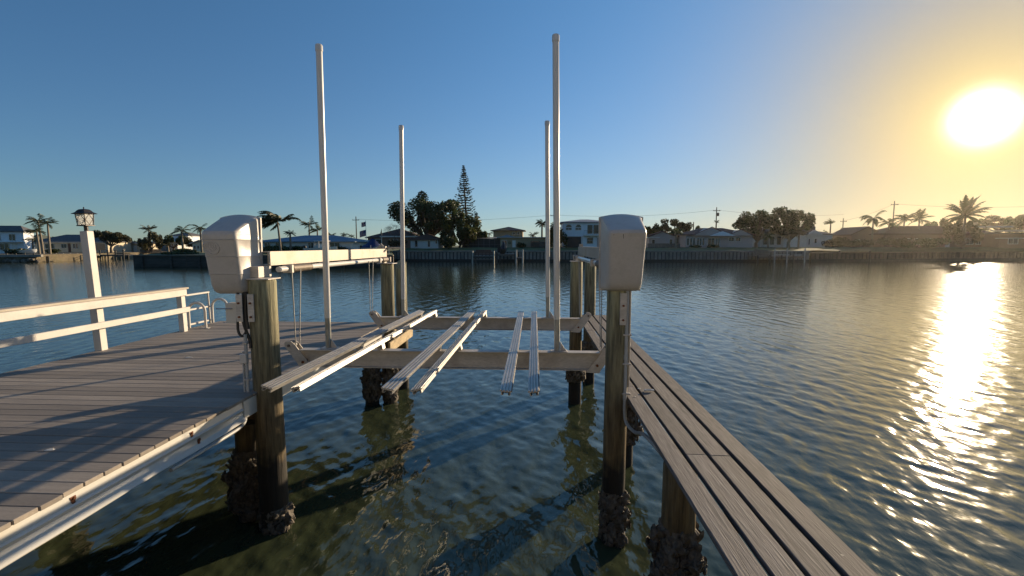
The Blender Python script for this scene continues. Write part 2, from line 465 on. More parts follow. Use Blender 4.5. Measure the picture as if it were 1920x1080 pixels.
# ------------------------------------------------------------------ the left dock
DECK = 1.55
def make_dock():
    d = thing('wooden_dock', 'wide grey-brown board dock with white edge on the left of the slip', 'dock', (-4.5, 4.8, DECK))
    def L_(x, y, z):
        return (x + 4.5, y - 4.8, z - DECK)
    x0, x1 = -6.25, -2.845
    y0, y1, pitch = 0.9, 8.86, 0.1372
    me = MB().cbox(-(x1 - x0) / 2, (x1 - x0) / 2, -0.0655, 0.0655, -0.030, 0, 0.004).mesh('deck_board', m_deck)
    rnd = random.Random(4)
    n = int((y1 - y0) / pitch)
    for i in range(n):
        yy = y1 - pitch * (i + 0.5)
        put('deck_board', me, d, L_((x0 + x1) / 2 + rnd.uniform(-0.004, 0.004), yy, DECK + rnd.uniform(-0.0015, 0.0015)), (0, 0, rnd.uniform(-0.0008, 0.0008)))
    # white edge board: ribbed profile, with a lip that bulges out at the foot
    prof = [(-2.872, 1.517), (-2.862, 1.517), (-2.858, 1.462), (-2.858, 1.452), (-2.842, 1.440), (-2.848, 1.425), (-2.858, 1.412), (-2.854, 1.375), (-2.836, 1.352), (-2.822, 1.338), (-2.828, 1.330), (-2.872, 1.345)]
    rings = []
    for i in range(40):
        y = 0.6 + (4.30 - 0.6) * i / 39
        wob = 0.006 * math.sin(y * 2.7) + 0.004 * math.sin(y * 6.1 + 1)
        rings.append([(p[0] + 4.5 + (wob if p[1] < 1.40 else 0), y - 4.8, p[1] - DECK + (wob * 1.3 if p[1] < 1.38 else 0)) for p in prof])
    MB().loft(rings).build('edge_board', m_fascia, d, 35)
    m = MB().cbox(-2.876 + 4.5, -2.856 + 4.5, 4.32 - 4.8, 8.84 - 4.8, 1.335 - DECK, 1.516 - DECK)
    m.build('edge_board', m_fascia, d)
    MB().cbox(x0 + 4.5, x0 + 4.53, y0 - 4.8, y1 - 4.8, 1.34 - DECK, 1.516 - DECK).build('edge_board', m_fascia, d)
    for y in (2.62, 3.62, 3.70, 1.75):
        zz = 1.485 if y != 3.70 else 1.395
        b = MB()
        b.tube([(-2.862 + 4.5, y - 4.8, zz - DECK), (-2.846 + 4.5, y - 4.8, zz - DECK)], [0.011, 0.008], 8)
        o = b.build('bolt', m_rust, d, 40)
        rnd2 = random.Random(int(y * 100))
        st = MB()
        n_ = 14
        pts = []
        for k in range(n_ + 1):
            t = k / n_
            pts.append((y + 0.017 * math.cos(math.pi * t) * (1 + 0.3 * rnd2.uniform(-1, 1)), zz + 0.012 - 0.055 * math.sin(math.pi * t) * (0.8 + 0.35 * rnd2.random())))
        st.prism([(p[0] - 4.8, p[1] - DECK) for p in pts], 'x', -2.8595 + 4.5, -2.8555 + 4.5)
        st.build('rust_stain', m_rust, o)
    # joists and cross beams below
    for x in (-6.1, -5.3, -4.5, -3.7, -3.0):
        MB().box(x + 4.5 - 0.02, x + 4.5 + 0.02, y0 - 4.8, y1 - 4.8 - 0.02, 1.34 - DECK, 1.518 - DECK).build('joist', m_timber, d)
    for y in (1.6, 4.95, 8.35):
        MB().cbox(-6.1 + 4.5, -2.93 + 4.5, y - 4.8 - 0.045, y - 4.8 + 0.045, 1.10 - DECK, 1.337 - DECK).build('cross_beam', m_timber, d)
    # pale tie beams that clamp the outer pilings past the end of the dock
    for xo in (-2.68, -2.99):
        MB().cbox(xo + 4.5 - 0.02, xo + 4.5 + 0.02, 8.35 - 4.8, 9.95 - 4.8, 1.06 - DECK, 1.25 - DECK).build('tie_beam', m_timber_y, d)
    MB().cbox(-2.97 + 4.5, -2.70 + 4.5, 9.05 - 4.8, 9.35 - 4.8, 1.17 - DECK, 1.22 - DECK).build('spacer_block', m_timber, d)
    return d
make_dock()

def make_railing():
    r = thing('dock_railing', 'white wooden two-rail railing along the far-left edge of the dock', 'railing', (-6.13, 4.0, DECK))
    lean = -0.030
    for y in (7.74, 3.4, 0.8):
        MB().cbox(-0.045, 0.045, -0.045, 0.045, -0.12, 0.70, 0.005).build('post', m_white, r, loc=(0.0, y - 4.0, 0.0), rot=(0, lean, 0))
    MB().cbox(-0.075, 0.075, 0.3 - 4.0, 7.86 - 4.0, 0.735, 0.768, 0.006).build('top_cap', m_rail_top, r, loc=(lean * 0.7, 0, 0))
    MB().cbox(0.046, 0.078, 0.3 - 4.0, 7.80 - 4.0, 0.625, 0.7345, 0.005).build('rail', m_white, r, loc=(lean * 0.65, 0, 0))
    MB().cbox(0.046, 0.078, 0.3 - 4.0, 7.84 - 4.0, 0.335, 0.425, 0.005).build('rail', m_white, r, loc=(lean * 0.35, 0, 0))
make_railing()

LS = 0.66                                  # lantern size
def make_lamp_post():
    t = thing('lamp_post', 'white square post carrying a dark bronze lantern behind the railing', 'lamp post', (-6.22, 6.28, DECK), rot=(0.0, -0.045, 0))
    MB().cbox(-0.054, 0.054, -0.054, 0.054, -0.1, 1.70, 0.006).build('post', m_white, t)
    MB().tube([(0, 0, 1.70), (0, 0, 1.80)], 0.043, 16).build('lamp_neck', m_bronze, t, 40)
    lan = MB()
    def sq(h, z):
        return [(-h, -h, z), (h, -h, z), (h, h, z), (-h, h, z)]
    lan.loft([sq(0.118, 1.800), sq(0.118, 1.812), sq(0.105, 1.820)])
    base = lan.build('lamp_base', m_bronze, t)
    for sx_, sy_ in ((-1, -1), (1, -1), (1, 1), (-1, 1)):
        b = MB().tube([(sx_ * 0.100, sy_ * 0.100, 1.815), (sx_ * 0.118, sy_ * 0.118, 2.035)], 0.0075, 6)
        b.build('lamp_bar', m_bronze, t)
    for k in range(4):
        p = MB()
        h0, h1, z0, z1 = 0.094, 0.112, 1.822, 2.03
        p.add([(-h0, -h0, z0), (h0, -h0, z0), (h1, -h1, z1), (-h1, -h1, z1), (-h0, -h0 + .004, z0), (h0, -h0 + .004, z0), (h1, -h1 + .004, z1), (-h1, -h1 + .004, z1)],
              [(0, 1, 2, 3), (7, 6, 5, 4), (0, 4, 5, 1), (1, 5, 6, 2), (2, 6, 7, 3), (3, 7, 4, 0)])
        pane = p.build('glass_pane', m_glass_lamp, t, rot=(0, 0, k * math.pi / 2))
        g = MB()
        def q(u, w):
            h = h0 + (h1 - h0) * w
            return (u * h, -h - 0.004, z0 + (z1 - z0) * w)
        for a, b in (((-0.85, 0.5), (0, 1)), ((0, 1), (0.85, 0.5)), ((0.85, 0.5), (0, 0)), ((0, 0), (-0.85, 0.5)), ((-0.85, 0.5), (-1, 0.8)), ((0.85, 0.5), (1, 0.8)), ((-0.85, .5), (-1, .2)), ((0.85, .5), (1, .2))):
            g.tube([q(*a), q(*b)], 0.0032, 5)
        g.build('lattice', m_bronze, pane)
    roof = MB()
    roof.loft([sq(0.165, 2.030), sq(0.168, 2.036), sq(0.115, 2.065), sq(0.090, 2.098), sq(0.066, 2.118), sq(0.025, 2.126)])
    ro = roof.build('lamp_roof', m_bronze, t)
    MB().tube([(0, 0, 2.124), (0, 0, 2.15), (0, 0, 2.165)], [0.009, 0.014, 0.006], 8).build('finial', m_bronze, ro, 40)
    MB().tube([(0, 0, 1.82), (0, 0, 1.86), (0, 0, 1.90), (0, 0, 1.945), (0, 0, 1.96)], [0.014, 0.014, 0.028, 0.024, 0.006], 12).build('bulb', m_shell, t, 60)
    for o in t.children:
        if o.name.split('.')[0] != 'post':
            o.scale = (LS * 0.9, LS * 0.9, LS * 1.1); o.location = (0, 0, 1.70 * (1 - LS * 1.1))
make_lamp_post()

def make_ladder():
    t = thing('dock_ladder', 'white tubular boarding ladder with two hooped handrails beyond the railing', 'ladder', (-6.15, 8.35, DECK))
    for y in (-0.29, 0.33):
        pts = [(0.19, y, 0.0), (0.19, y, 0.29)] + arc((0.035, 0.31), 0.155, 0.0, math.pi, 10, 'xz', y) + [(-0.12, y, 0.27), (-0.12, y, -0.5)]
        MB().tube(pts, 0.023, 10).build('hand_hoop', m_white, t, 50)
    for y in (-0.29, 0.33):
        MB().tube([(-0.17, y, -0.05), (-0.19, y, 0.60)], 0.016, 8).build('side_rail', m_white, t, 50)
    for z in (0.595, 0.32, 0.05):
        MB().cbox(-0.21, -0.15, -0.29, 0.33, z - 0.016, z + 0.016, 0.006).build('rung', m_white, t)
    for y in (-0.29, 0.33):
        MB().cbox(0.13, 0.25, y - 0.035, y + 0.035, 0.0, 0.008, 0.002).build('foot_plate', m_white, t)
make_ladder()

# ------------------------------------------------------------------ pilings with their oysters
def shell_cluster(rnd, n, r, z0, z1, big=1.0, bias=None):
    """oysters grown on a piling: a lumpy crust with ragged, overlapping shells lying on it"""
    mb = MB()
    h = z1 - z0
    ph = [rnd.uniform(0, 6.28) for _ in range(6)]
    def crust(a, z):
        t = (z - z0) / h
        env = max(0.0, math.sin(math.pi * min(1, max(0, t)))) ** 0.55
        b_ = 0.55 + 0.45 * math.cos(a - bias) if bias is not None else 1.0
        lump = 0.5 + 0.5 * math.sin(2 * a + ph[0] + 9 * z) * math.sin(13 * z + ph[1]) + 0.35 * math.sin(5 * a + ph[2] - 17 * z) + 0.25 * math.sin(9 * a + ph[3] + 31 * z)
        return r * 0.985 + 0.085 * big * env * b_ * max(0.0, lump - 0.30)
    rings = []
    m_, k_ = 30, 22
    for i in range(k_ + 1):
        z = z0 + h * i / k_
        rings.append([(math.cos(2 * math.pi * q / m_) * (crust(2 * math.pi * q / m_, z) + rnd.uniform(-.006, .008) * (0 < i < k_)), math.sin(2 * math.pi * q / m_) * (crust(2 * math.pi * q / m_, z) + rnd.uniform(-.006, .008) * (0 < i < k_)), z + rnd.uniform(-.006, .006)) for q in range(m_)])
    mb.loft(rings, cap=False)
    for i in range(n):
        z = rnd.uniform(z0 + 0.04 * h, z1 - 0.03 * h)
        a = rnd.uniform(0, 2 * math.pi) if bias is None or rnd.random() < 0.4 else rnd.gauss(bias, 0.7)
        rr = crust(a, z) + rnd.uniform(-0.004, 0.012) * big
        rad = Vector((math.cos(a), math.sin(a), 0)); tan = Vector((-math.sin(a), math.cos(a), 0)); up_ = Vector((0, 0, 1))
        c = rad * rr + Vector((0, 0, z))
        nn = (rad + tan * rnd.gauss(0, 0.55) + up_ * rnd.gauss(0, 0.5)).normalized()
        out = (up_ * rnd.choice((-1, 1, 1)) + tan * rnd.gauss(0, 0.7) + rad * rnd.uniform(0, 0.5))
        out = (out - nn * out.dot(nn)).normalized()
        side = out.cross(nn)
        ln, wd, tk = rnd.uniform(0.018, 0.045) * big, rnd.uniform(0.012, 0.027) * big, rnd.uniform(0.004, 0.010) * big
        b = len(mb.v); q_ = 8
        for s_, hh in ((1.0, 0.0), (0.6, 1.0), (0.6, -1.2)):
            for k in range(q_):
                t = 2 * math.pi * k / q_
                w = 1 + rnd.uniform(-0.25, 0.25)
                mb.v.append(tuple(c + out * (math.cos(t) * ln * s_ * w) + side * (math.sin(t) * wd * s_ * w) + nn * (tk * hh)))
        for k in range(q_):
            k2 = (k + 1) % q_
            mb.f += [(b + k, b + k2, b + q_ + k2, b + q_ + k), (b + k2, b + k, b + 2 * q_ + k, b + 2 * q_ + k2)]
        mb.f.append(tuple(b + q_ + k for k in range(q_)))
    return mb

def make_piling(label, x, y, r, top, seed, shells=None, big=1.0, cap=None, lean=(0, 0), bias=None, slant=0.0):
    rnd = random.Random(seed)
    t = thing('piling', label, 'piling', (x, y, 0), group='round wooden pilings of the slip')
    mb = MB(); rings = []; n = 22
    ph = [rnd.uniform(0, 6.28) for _ in range(4)]
    zs = [-1.6, -0.8, -0.3, 0.0, 0.25, 0.5, 0.75, 1.0, 1.3, 1.6, 1.9, 2.2, 2.45, top - 0.02, top]
    zs = [z for z in zs if z < top - 0.05] + [top - 0.02, top]
    for z in zs:
        rr = r * (1.04 - 0.025 * z) * (1 if z < top else 0.93)
        rings.append([(lean[0] * z + math.cos(2 * math.pi * k / n) * rr * (1 + 0.025 * math.sin(3 * 2 * math.pi * k / n + ph[0] + z) + 0.018 * math.sin(5 * 2 * math.pi * k / n + ph[1] - z * 1.7)),
                       lean[1] * z + math.sin(2 * math.pi * k / n) * rr * (1 + 0.02 * math.sin(2 * 2 * math.pi * k / n + ph[2])),
                       z + (slant * math.sin(2 * math.pi * k / n) if z > top - 0.05 else 0)) for k in range(n)])
    mb.loft(rings).build('shaft', m_pile, t, 50)
    if shells:
        nsh, z0, z1 = shells
        o = shell_cluster(rnd, nsh, r * 1.03, z0, z1, big, bias).build('oyster_cluster', m_oyster, t)
        o['kind'] = 'stuff'
    if cap:
        MB().cbox(-cap, cap, -cap, cap, top + 0.001, top + 0.014, 0.003).build('cap_plate', m_alu_dull, t)
    return t
make_piling('thick greenish piling below the left motor cover, lit on its right side', -2.80, 4.66, 0.137, 2.70, 1, (110, -0.1, 0.26), 0.9, 0.12, (-0.004, 0.0), -0.2)
make_piling('stout dark piling half hidden under the white dock edge, crusted with oysters', -3.17, 4.86, 0.14, 1.10, 2, (420, 0.0, 0.80), 1.5)
make_piling('dark piling below the right motor cover with a bare foot of oysters', 0.815, 4.62, 0.113, 2.70, 3, (260, -0.05, 0.55), 1.15, 0.10, (0.008, 0.0), -0.1)
make_piling('short piling under the narrow catwalk nearest the camera, ringed with oysters', 1.13, 3.50, 0.125, 1.383, 4, (420, 0.05, 0.88), 1.35)
make_piling('far right piling carrying the lift beam, oysters in a thick collar', 0.80, 8.85, 0.118, 2.74, 5, (420, 0.42, 1.0), 1.5, 0.12)
make_piling('dark piling standing past the far end of the narrow catwalk', 1.22, 10.2, 0.125, 2.72, 6, (200, 0.3, 0.95), 1.2)
make_piling('piling hidden below the middle of the narrow catwalk, heavy with oysters', 1.27, 6.35, 0.115, 1.383, 7, (420, 0.3, 1.0), 1.9)
make_piling('sunlit far left piling carrying the end of the left lift beam', -2.80, 8.72, 0.122, 2.70, 8, (240, 0.0, 0.95), 0.9, 0.15)
make_piling('sunlit piling with a slanted top just behind the far left lift piling', -2.80, 9.62, 0.115, 2.66, 9, (70, 0.2, 0.8), 1.0, None, slant=0.09)
make_piling('dark piling beneath the far corner of the dock', -3.12, 8.62, 0.125, 1.10, 10, (260, 0.05, 1.0), 1.1)
make_piling('piling beneath the middle of the wide dock', -5.6, 5.0, 0.13, 1.10, 11, (60, 0.1, 0.9), 1.0)

# ------------------------------------------------------------------ the narrow catwalk on the right
def make_catwalk():
    t = thing('catwalk', 'narrow weathered four-plank catwalk on the right of the slip', 'catwalk', (1.25, 5.0, DECK))
    rnd = random.Random(8)
    w = 0.1405
    xs = [0.930 + w / 2 + i * (w + 0.0285) for i in range(4)]
    joints = [[4.9, 8.2], [3.28, 7.3], [3.27, 7.32], [5.4, 8.4]]
    for i, x in enumerate(xs):
        ys = [0.6] + joints[i] + [10.02 + rnd.uniform(-0.02, 0.02)]
        for a, b in zip(ys[:-1], ys[1:]):
            MB().cbox(-w / 2, w / 2, -(b - a) / 2 + 0.0008, (b - a) / 2 - 0.0008, -0.038, 0, 0.004).build(
                'plank', m_plank, t, loc=(x - 1.25 + rnd.uniform(-0.002, 0.002), (a + b) / 2 - 5.0, rnd.uniform(-0.002, 0.002)))
    for x in (1.075, 1.43):
        MB().cbox(x - 1.25 - 0.02, x - 1.25 + 0.02, 0.6 - 5.0, 9.98 - 5.0, -0.165, -0.0385).build('stringer', m_timber, t)
    for y in (1.2, 2.6, 3.38, 3.62, 5.0, 6.21, 6.49, 7.8, 9.7):
        MB().cbox(1.097 - 1.25, 1.408 - 1.25, y - 5.0 - 0.02, y - 5.0 + 0.02, -0.15, -0.0395).build('cross_brace', m_timber, t)
make_catwalk()

# ------------------------------------------------------------------ lift: top beams, motors, cables
def make_top_beam(label, x, side, z0):
    """side: +1 when the slip lies to +X"""
    t = thing('lift_top_beam', label, 'lift beam', (x, 6.75, z0))
    ya, yb = 4.79 - 6.75, 8.72 - 6.75
    h, w = 0.15, 0.055
    prof = [(-w, 0), (w, 0), (w, 0.012), (-w + 0.012, 0.012), (-w + 0.012, h - 0.012), (w, h - 0.012), (w, h), (-w, h)]
    prof = [(-side * p[0], p[1]) for p in prof]
    MB().prism(prof, 'y', ya, yb).build('channel', m_beam, t)
    for y in (1.55, -1.2):
        MB().box(-side * -0.043 - 0.004, -side * -0.043 + 0.05 if side < 0 else 0.047, y - 0.006, y + 0.006, 0.013, h - 0.013).build('stiffener', m_beam, t)
    px_ = side * 0.10; pz = -0.045
    MB().tube([(px_, ya + 0.10, pz), (px_, yb + 0.02, pz)], 0.030, 14).build('drive_pipe', m_pvc, t, 40)
    for y0, y1 in ((ya + 0.36, ya + 0.80), (yb - 0.42, yb - 0.16)):
        dm = MB(); ring = []
        k = int((y1 - y0) / 0.014)
        for i in range(k + 1):
            y = y0 + (y1 - y0) * i / k
            ring.append([(px_ + (0.043 + 0.004 * (i % 2)) * math.cos(2 * math.pi * q / 16), y, pz + (0.043 + 0.004 * (i % 2)) * math.sin(2 * math.pi * q / 16)) for q in range(16)])
        dm.loft(ring).build('cable_drum', m_drum, t, 40)
    for y in (ya + 0.30, ya + 1.18, yb - 0.62, yb - 0.06):
        b = MB()
        b.cbox(px_ - 0.055, px_ + 0.055, y - 0.022, y + 0.022, pz - 0.048, pz + 0.044, 0.004)
        o = b.build('bearing_block', m_alu_dull, t)
    # posts that carry the beam on the far pile, with a guard arm
    MB().cbox(-0.035, 0.035, yb + 0.01, yb + 0.085, -0.118, 0.20, 0.004).build('end_post', m_beam, t)
    if side > 0:
        MB().cbox(-0.03, 0.30, yb + 0.10, yb + 0.15, 0.15, 0.185, 0.004).build('guard_arm', m_beam, t)
        MB().prism([(-0.16, 0.10), (0.0, 0.10), (0.0, 0.165), (-0.08, 0.25), (-0.16, 0.17)], 'y', yb + 0.11, yb + 0.14).build('guard_plate', m_beam, t)
    MB().cbox(-0.045, 0.045, ya - 0.18, ya + 0.06, -0.118, -0.001, 0.004).build('seat_bracket', m_alu_dull, t)
    MB().cbox(-0.045, 0.045, yb - 0.10, yb - 0.01, -0.118, -0.001, 0.004).build('seat_bracket', m_alu_dull, t)
    # pairs of cables down to the cradle
    for yy in (5.2 - 6.75, 7.65 - 6.75):
        for o_ in (-0.045, 0.045):
            MB().tube([(px_ + side * 0.035, yy + o_ * 2.2, pz), (px_ + side * 0.035 - side * 0.02, yy + o_, 1.90 - z0)], 0.0058, 6).build('lift_cable', m_cable, t)
    return t
make_top_beam('cream lift beam over the left pilings with drive pipe and cables', -2.865, 1, 2.835)
make_top_beam('grey shaded lift beam behind the right motor cover', 0.87, -1, 2.875)

def make_cover(label, x, y, z, emblem, scuffs, grooves=True):
    t = thing('lift_motor_cover', label, 'motor cover', (x, y, z), group='moulded plastic boat lift motor covers')
    secs = [(0.000, .225, .275, .395), (0.012, .250, .300, .405), (0.035, .275, .320, .410), (0.09, .300, .330, .412),
            (0.205, .318, .338, .414), (0.209, .326, .346, .418), (0.213, .322, .342, .415),
            (0.385, .349, .350, .418), (0.389, .357, .358, .422), (0.393, .353, .354, .418),
            (0.555, .378, .360, .422), (0.560, .386, .368, .426), (0.564, .382, .364, .422),
            (0.610, .388, .362, .424), (0.640, .372, .360, .424), (0.670, .310, .362, .424), (0.720, .200, .372, .426), (0.765, .095, .386, .430), (0.790, .030, .398, .432), (0.797, .004, .400, .430)]
    if not grooves:
        secs = [q for q in secs if q[0] not in (0.209, 0.213, 0.389, 0.393, 0.560, 0.564)]
    rings = []
    for z_, d, wf, wb in secs:
        ring = [(-wb / 2, 0.0), (wb / 2, 0.0)]
        rc = min(0.035, d * 0.45)
        # right side forward, rounded front corners, back on the left
        xr = lambda yy: wb / 2 + (wf / 2 - wb / 2) * (yy / d)
        pts = [(wb / 2, -0.002)]
        for k in range(3):
            yy = (d - rc) * (k + 1) / 3
            pts.append((xr(yy), -yy))
        for k in range(1, 5):
            a = math.pi / 2 * k / 4
            pts.append((wf / 2 - rc + rc * math.cos(a), -(d - rc + rc * math.sin(a))))
        left = [(-p[0], p[1]) for p in reversed(pts)]
        front_mid = [((wf / 2 - rc) * u, -d) for u in (0.5, 0.0, -0.5)]
        poly = pts + front_mid + left
        arch = max(0.0, (z_ - 0.60) / 0.20)
        rings.append([(p[0], p[1], z_ + 0.034 * arch * (1 - (p[0] / 0.215) ** 2)) for p in poly])
    MB().loft(rings).build('shell', m_plastic, t, 32)
    # flat rim round the open back
    rim = []
    for off, yy in ((0.0, 0.0), (0.016, 0.0), (0.016, 0.022), (0.0, 0.022)):
        o = []
        w2 = 0.212 + off
        for xx in np.linspace(-w2, w2, 9):
            o.append((xx, yy, 0.788 + off * 0.6 + 0.034 * (1 - (xx / w2) ** 2)))
        o += [(w2 - 0.004, yy, 0.55), (w2 - 0.008, yy, 0.30), (w2 - 0.012, yy, -0.004 - off), (-(w2 - 0.012), yy, -0.004 - off), (-(w2 - 0.008), yy, 0.30), (-(w2 - 0.004), yy, 0.55)]
        rim.append(o)
    rim.append(rim[0])
    MB().loft(rim, cap=False).build('rim', m_plastic, t)
    for zc in (0.19, 0.375, 0.55):
        for s in (-1, 1):
            MB().cbox(s * 0.214 - 0.006, s * 0.214 + 0.006, -0.016, -0.001, zc - 0.016, zc + 0.016, 0.003).build('clip', m_plastic, t)
    if emblem:
        e = MB()
        cx_, cz = -0.085, 0.475
        lean = (0.378 - 0.353) / (0.555 - 0.393)
        def pt(u, w, dz=0.0):
            zz = cz + w
            return (cx_ + u, -(0.353 + lean * (zz - 0.393)) - dz, zz)
        # raised oval with an animal-head relief: mane strokes, brow, muzzle
        e.tube([pt(0.085 * math.cos(a), 0.066 * math.sin(a)) for a in np.linspace(-2.6, 2.9, 26)], 0.0075, 6)
        for stroke in ([(-.07, .0), (-.055, .035), (-.03, .05), (-.005, .052)], [(-.02, .05), (-.03, .02), (-.02, -.015), (.0, -.04)], [(.005, .05), (.0, .02), (.015, -.01), (.03, -.03)],
                       [(.03, .045), (.025, .015), (.04, -.01), (.05, -.015)], [(-.075, -.01), (-.05, -.02), (-.03, -.045), (.0, -.055)], [(-.06, .012), (-.045, .02), (-.035, .012)], [(-.07, -.03), (-.045, -.04), (-.03, -.058)], [(.05, .03), (.048, .008), (.06, -.005)]):
            e.tube([pt(*q) for q in [tuple(v)[:2] for v in smooth_path([(a, b, 0) for a, b in stroke], 4)]], 0.0078, 6)
        e.build('emblem', m_plastic, t, 50)
        back = MB()
        n = 20
        back.loft([[pt(0.083 * math.cos(2 * math.pi * k / n), 0.064 * math.sin(2 * math.pi * k / n), -0.004) for k in range(n)], [pt(0.080 * math.cos(2 * math.pi * k / n), 0.061 * math.sin(2 * math.pi * k / n), 0.0022) for k in range(n)]])
        back.build('emblem_disc', m_plastic, t)
    if scuffs:
        for (u, w, l, a) in scuffs:
            s = MB()
            p0 = (u, w)
            d = 0.377 + (w - 0.555) * 0.154 + 0.0012
            s.add([(u - 0.003, -d - 0.002, w), (u + 0.003, -d - 0.002, w), (u + a + 0.0015, -d + 0.154 * l + 0.0, w - l), (u + a - 0.0015, -d + 0.154 * l, w - l)], [(0, 1, 2, 3)])
            s.build('scratch', m_black, t)
    return t
make_cover('beige moulded motor cover with animal-head emblem on the left piling', -3.085, 4.77, 2.56, True, None).scale = (0.96, 0.96, 0.975)
make_cover('plain grey-beige motor cover on the right piling with scratched top', 0.862, 4.72, 2.612, False, [(-0.045, 0.60, 0.045, 0.004), (-0.135, 0.598, 0.012, 0.0)], False).scale = (0.96, 0.96, 0.90)

def make_plates():
    # support straps below the covers
    for lab, x, y, z0, z1, xs in (('pair of bolted metal straps under the left motor cover', -2.87, 4.505, 2.28, 2.56, (-0.10, 0.02)),
                                   ('bolted metal strap under the right motor cover', 0.86, 4.492, 2.28, 2.59, (0.0,))):
        t = thing('support_strap', lab, 'bracket', (x, y, z0))
        for q in xs:
            MB().cbox(q - 0.032, q + 0.032, -0.006, 0.006, 0, z1 - z0, 0.002).build('strap', m_alu_dull, t)
            for zb in (0.05, 0.19):
                MB().tube([(q, -0.022, zb), (q, 0.004, zb)], 0.011, 6).build('bolt', m_rust, t)
make_plates()

def make_box_and_conduits():
    t = thing('junction_box', 'pale electrical box below the left motor cover', 'junction box', (-3.10, 4.62, 2.25))
    MB().cbox(-0.055, 0.055, -0.05, 0.05, 0, 0.21, 0.008).build('case', m_white, t)
    MB().cbox(-0.058, 0.058, -0.054, -0.0505, 0.005, 0.205, 0.001).build('lid', m_fascia, t)
    MB().tube([(-0.15, -0.065, 0.155), (0.02, -0.065, 0.155)], 0.006, 6).build('pin', m_alu, t)
    c = thing('power_cable', 'looped black power cable hanging under the left motor cover', 'cable', (-3.0, 4.6, 2.5))
    MB().tube(smooth_path([(0.0, -0.06, 0.08), (0.0, -0.07, -0.1), (-0.01, -0.075, -0.30), (0.03, -0.08, -0.37), (0.07, -0.075, -0.33), (0.065, -0.06, -0.28)]), 0.013, 8).build('cord', m_black, c, 60)
    MB().tube(smooth_path([(0.05, -0.05, 0.08), (0.045, -0.07, -0.12), (0.06, -0.08, -0.25), (0.10, -0.06, -0.42), (0.105, -0.06, -0.50)]), 0.015, 8).build('cord', m_black, c, 60)
    MB().tube(smooth_path([(0.075, -0.05, 0.08), (0.07, -0.06, -0.15), (0.09, -0.07, -0.30)]), 0.02, 8).build('cord', m_black, c, 60)
    g = thing('conduit', 'grey conduit running down the left piling and along the dock edge', 'conduit', (-2.96, 4.55, 1.55))
    pts = [(0.03, -0.035, 0.60), (0.025, -0.03, 0.45), (0.025, -0.03, 0.0), (0.03, -0.04, -0.10), (0.045, -0.11, -0.205), (0.115, -0.30, -0.255), (0.130, -0.70, -0.255), (0.128, -1.2, -0.25)]
    MB().tube(smooth_path(pts, 6), 0.0165, 10).build('pipe', m_grey_pipe, g, 60)
    pts2 = [(-0.005, -0.03, 0.42), (-0.01, -0.03, 0.0), (0.0, -0.05, -0.09), (0.03, -0.14, -0.16), (0.112, -0.26, -0.205), (0.125, -0.36, -0.215)]
    MB().tube(smooth_path(pts2, 6), 0.011, 8).build('pipe', m_grey_pipe, g, 60)
    MB().cbox(-0.03, 0.04, -0.06, -0.01, 0.30, 0.40, 0.006).build('pipe_box', m_white, g)
    for z in (0.12, 0.5):
        MB().cbox(0.0, 0.05, -0.056, -0.012, z, z + 0.02, 0.003).build('clamp', m_alu_dull, g)
    h = thing('conduit', 'grey conduit strapped to the right piling, bending under the catwalk', 'conduit', (0.90, 4.545, 1.55))
    pts = [(0.004, -0.02, 1.06), (0.002, -0.02, 0.55), (0.0, -0.02, 0.02), (0.0, -0.025, -0.12), (0.012, -0.06, -0.24), (0.060, -0.22, -0.27), (0.085, -0.6, -0.16), (0.10, -1.6, -0.075), (0.10, -2.8, -0.07)]
    MB().tube(smooth_path(pts, 7), 0.0165, 10).build('pipe', m_grey_pipe, h, 60)
    pts = [(0.034, 0.0, 1.06), (0.035, 0.0, 0.55), (0.034, 0.0, 0.10)]
    MB().tube(smooth_path(pts, 4), 0.012, 8).build('pipe', m_beam, h, 60)
    for z in (0.62, 0.33, 0.03):
        MB().cbox(-0.03, 0.05, -0.042, -0.006, z, z + 0.018, 0.003).build('clamp', m_alu_dull, h)
    for z in (-0.02, 0.38):
        MB().tube([(0.0, -0.02, z), (0.0, -0.02, z + 0.05)], 0.0205, 10).build('coupling', m_grey_pipe, h, 40)
make_box_and_conduits()

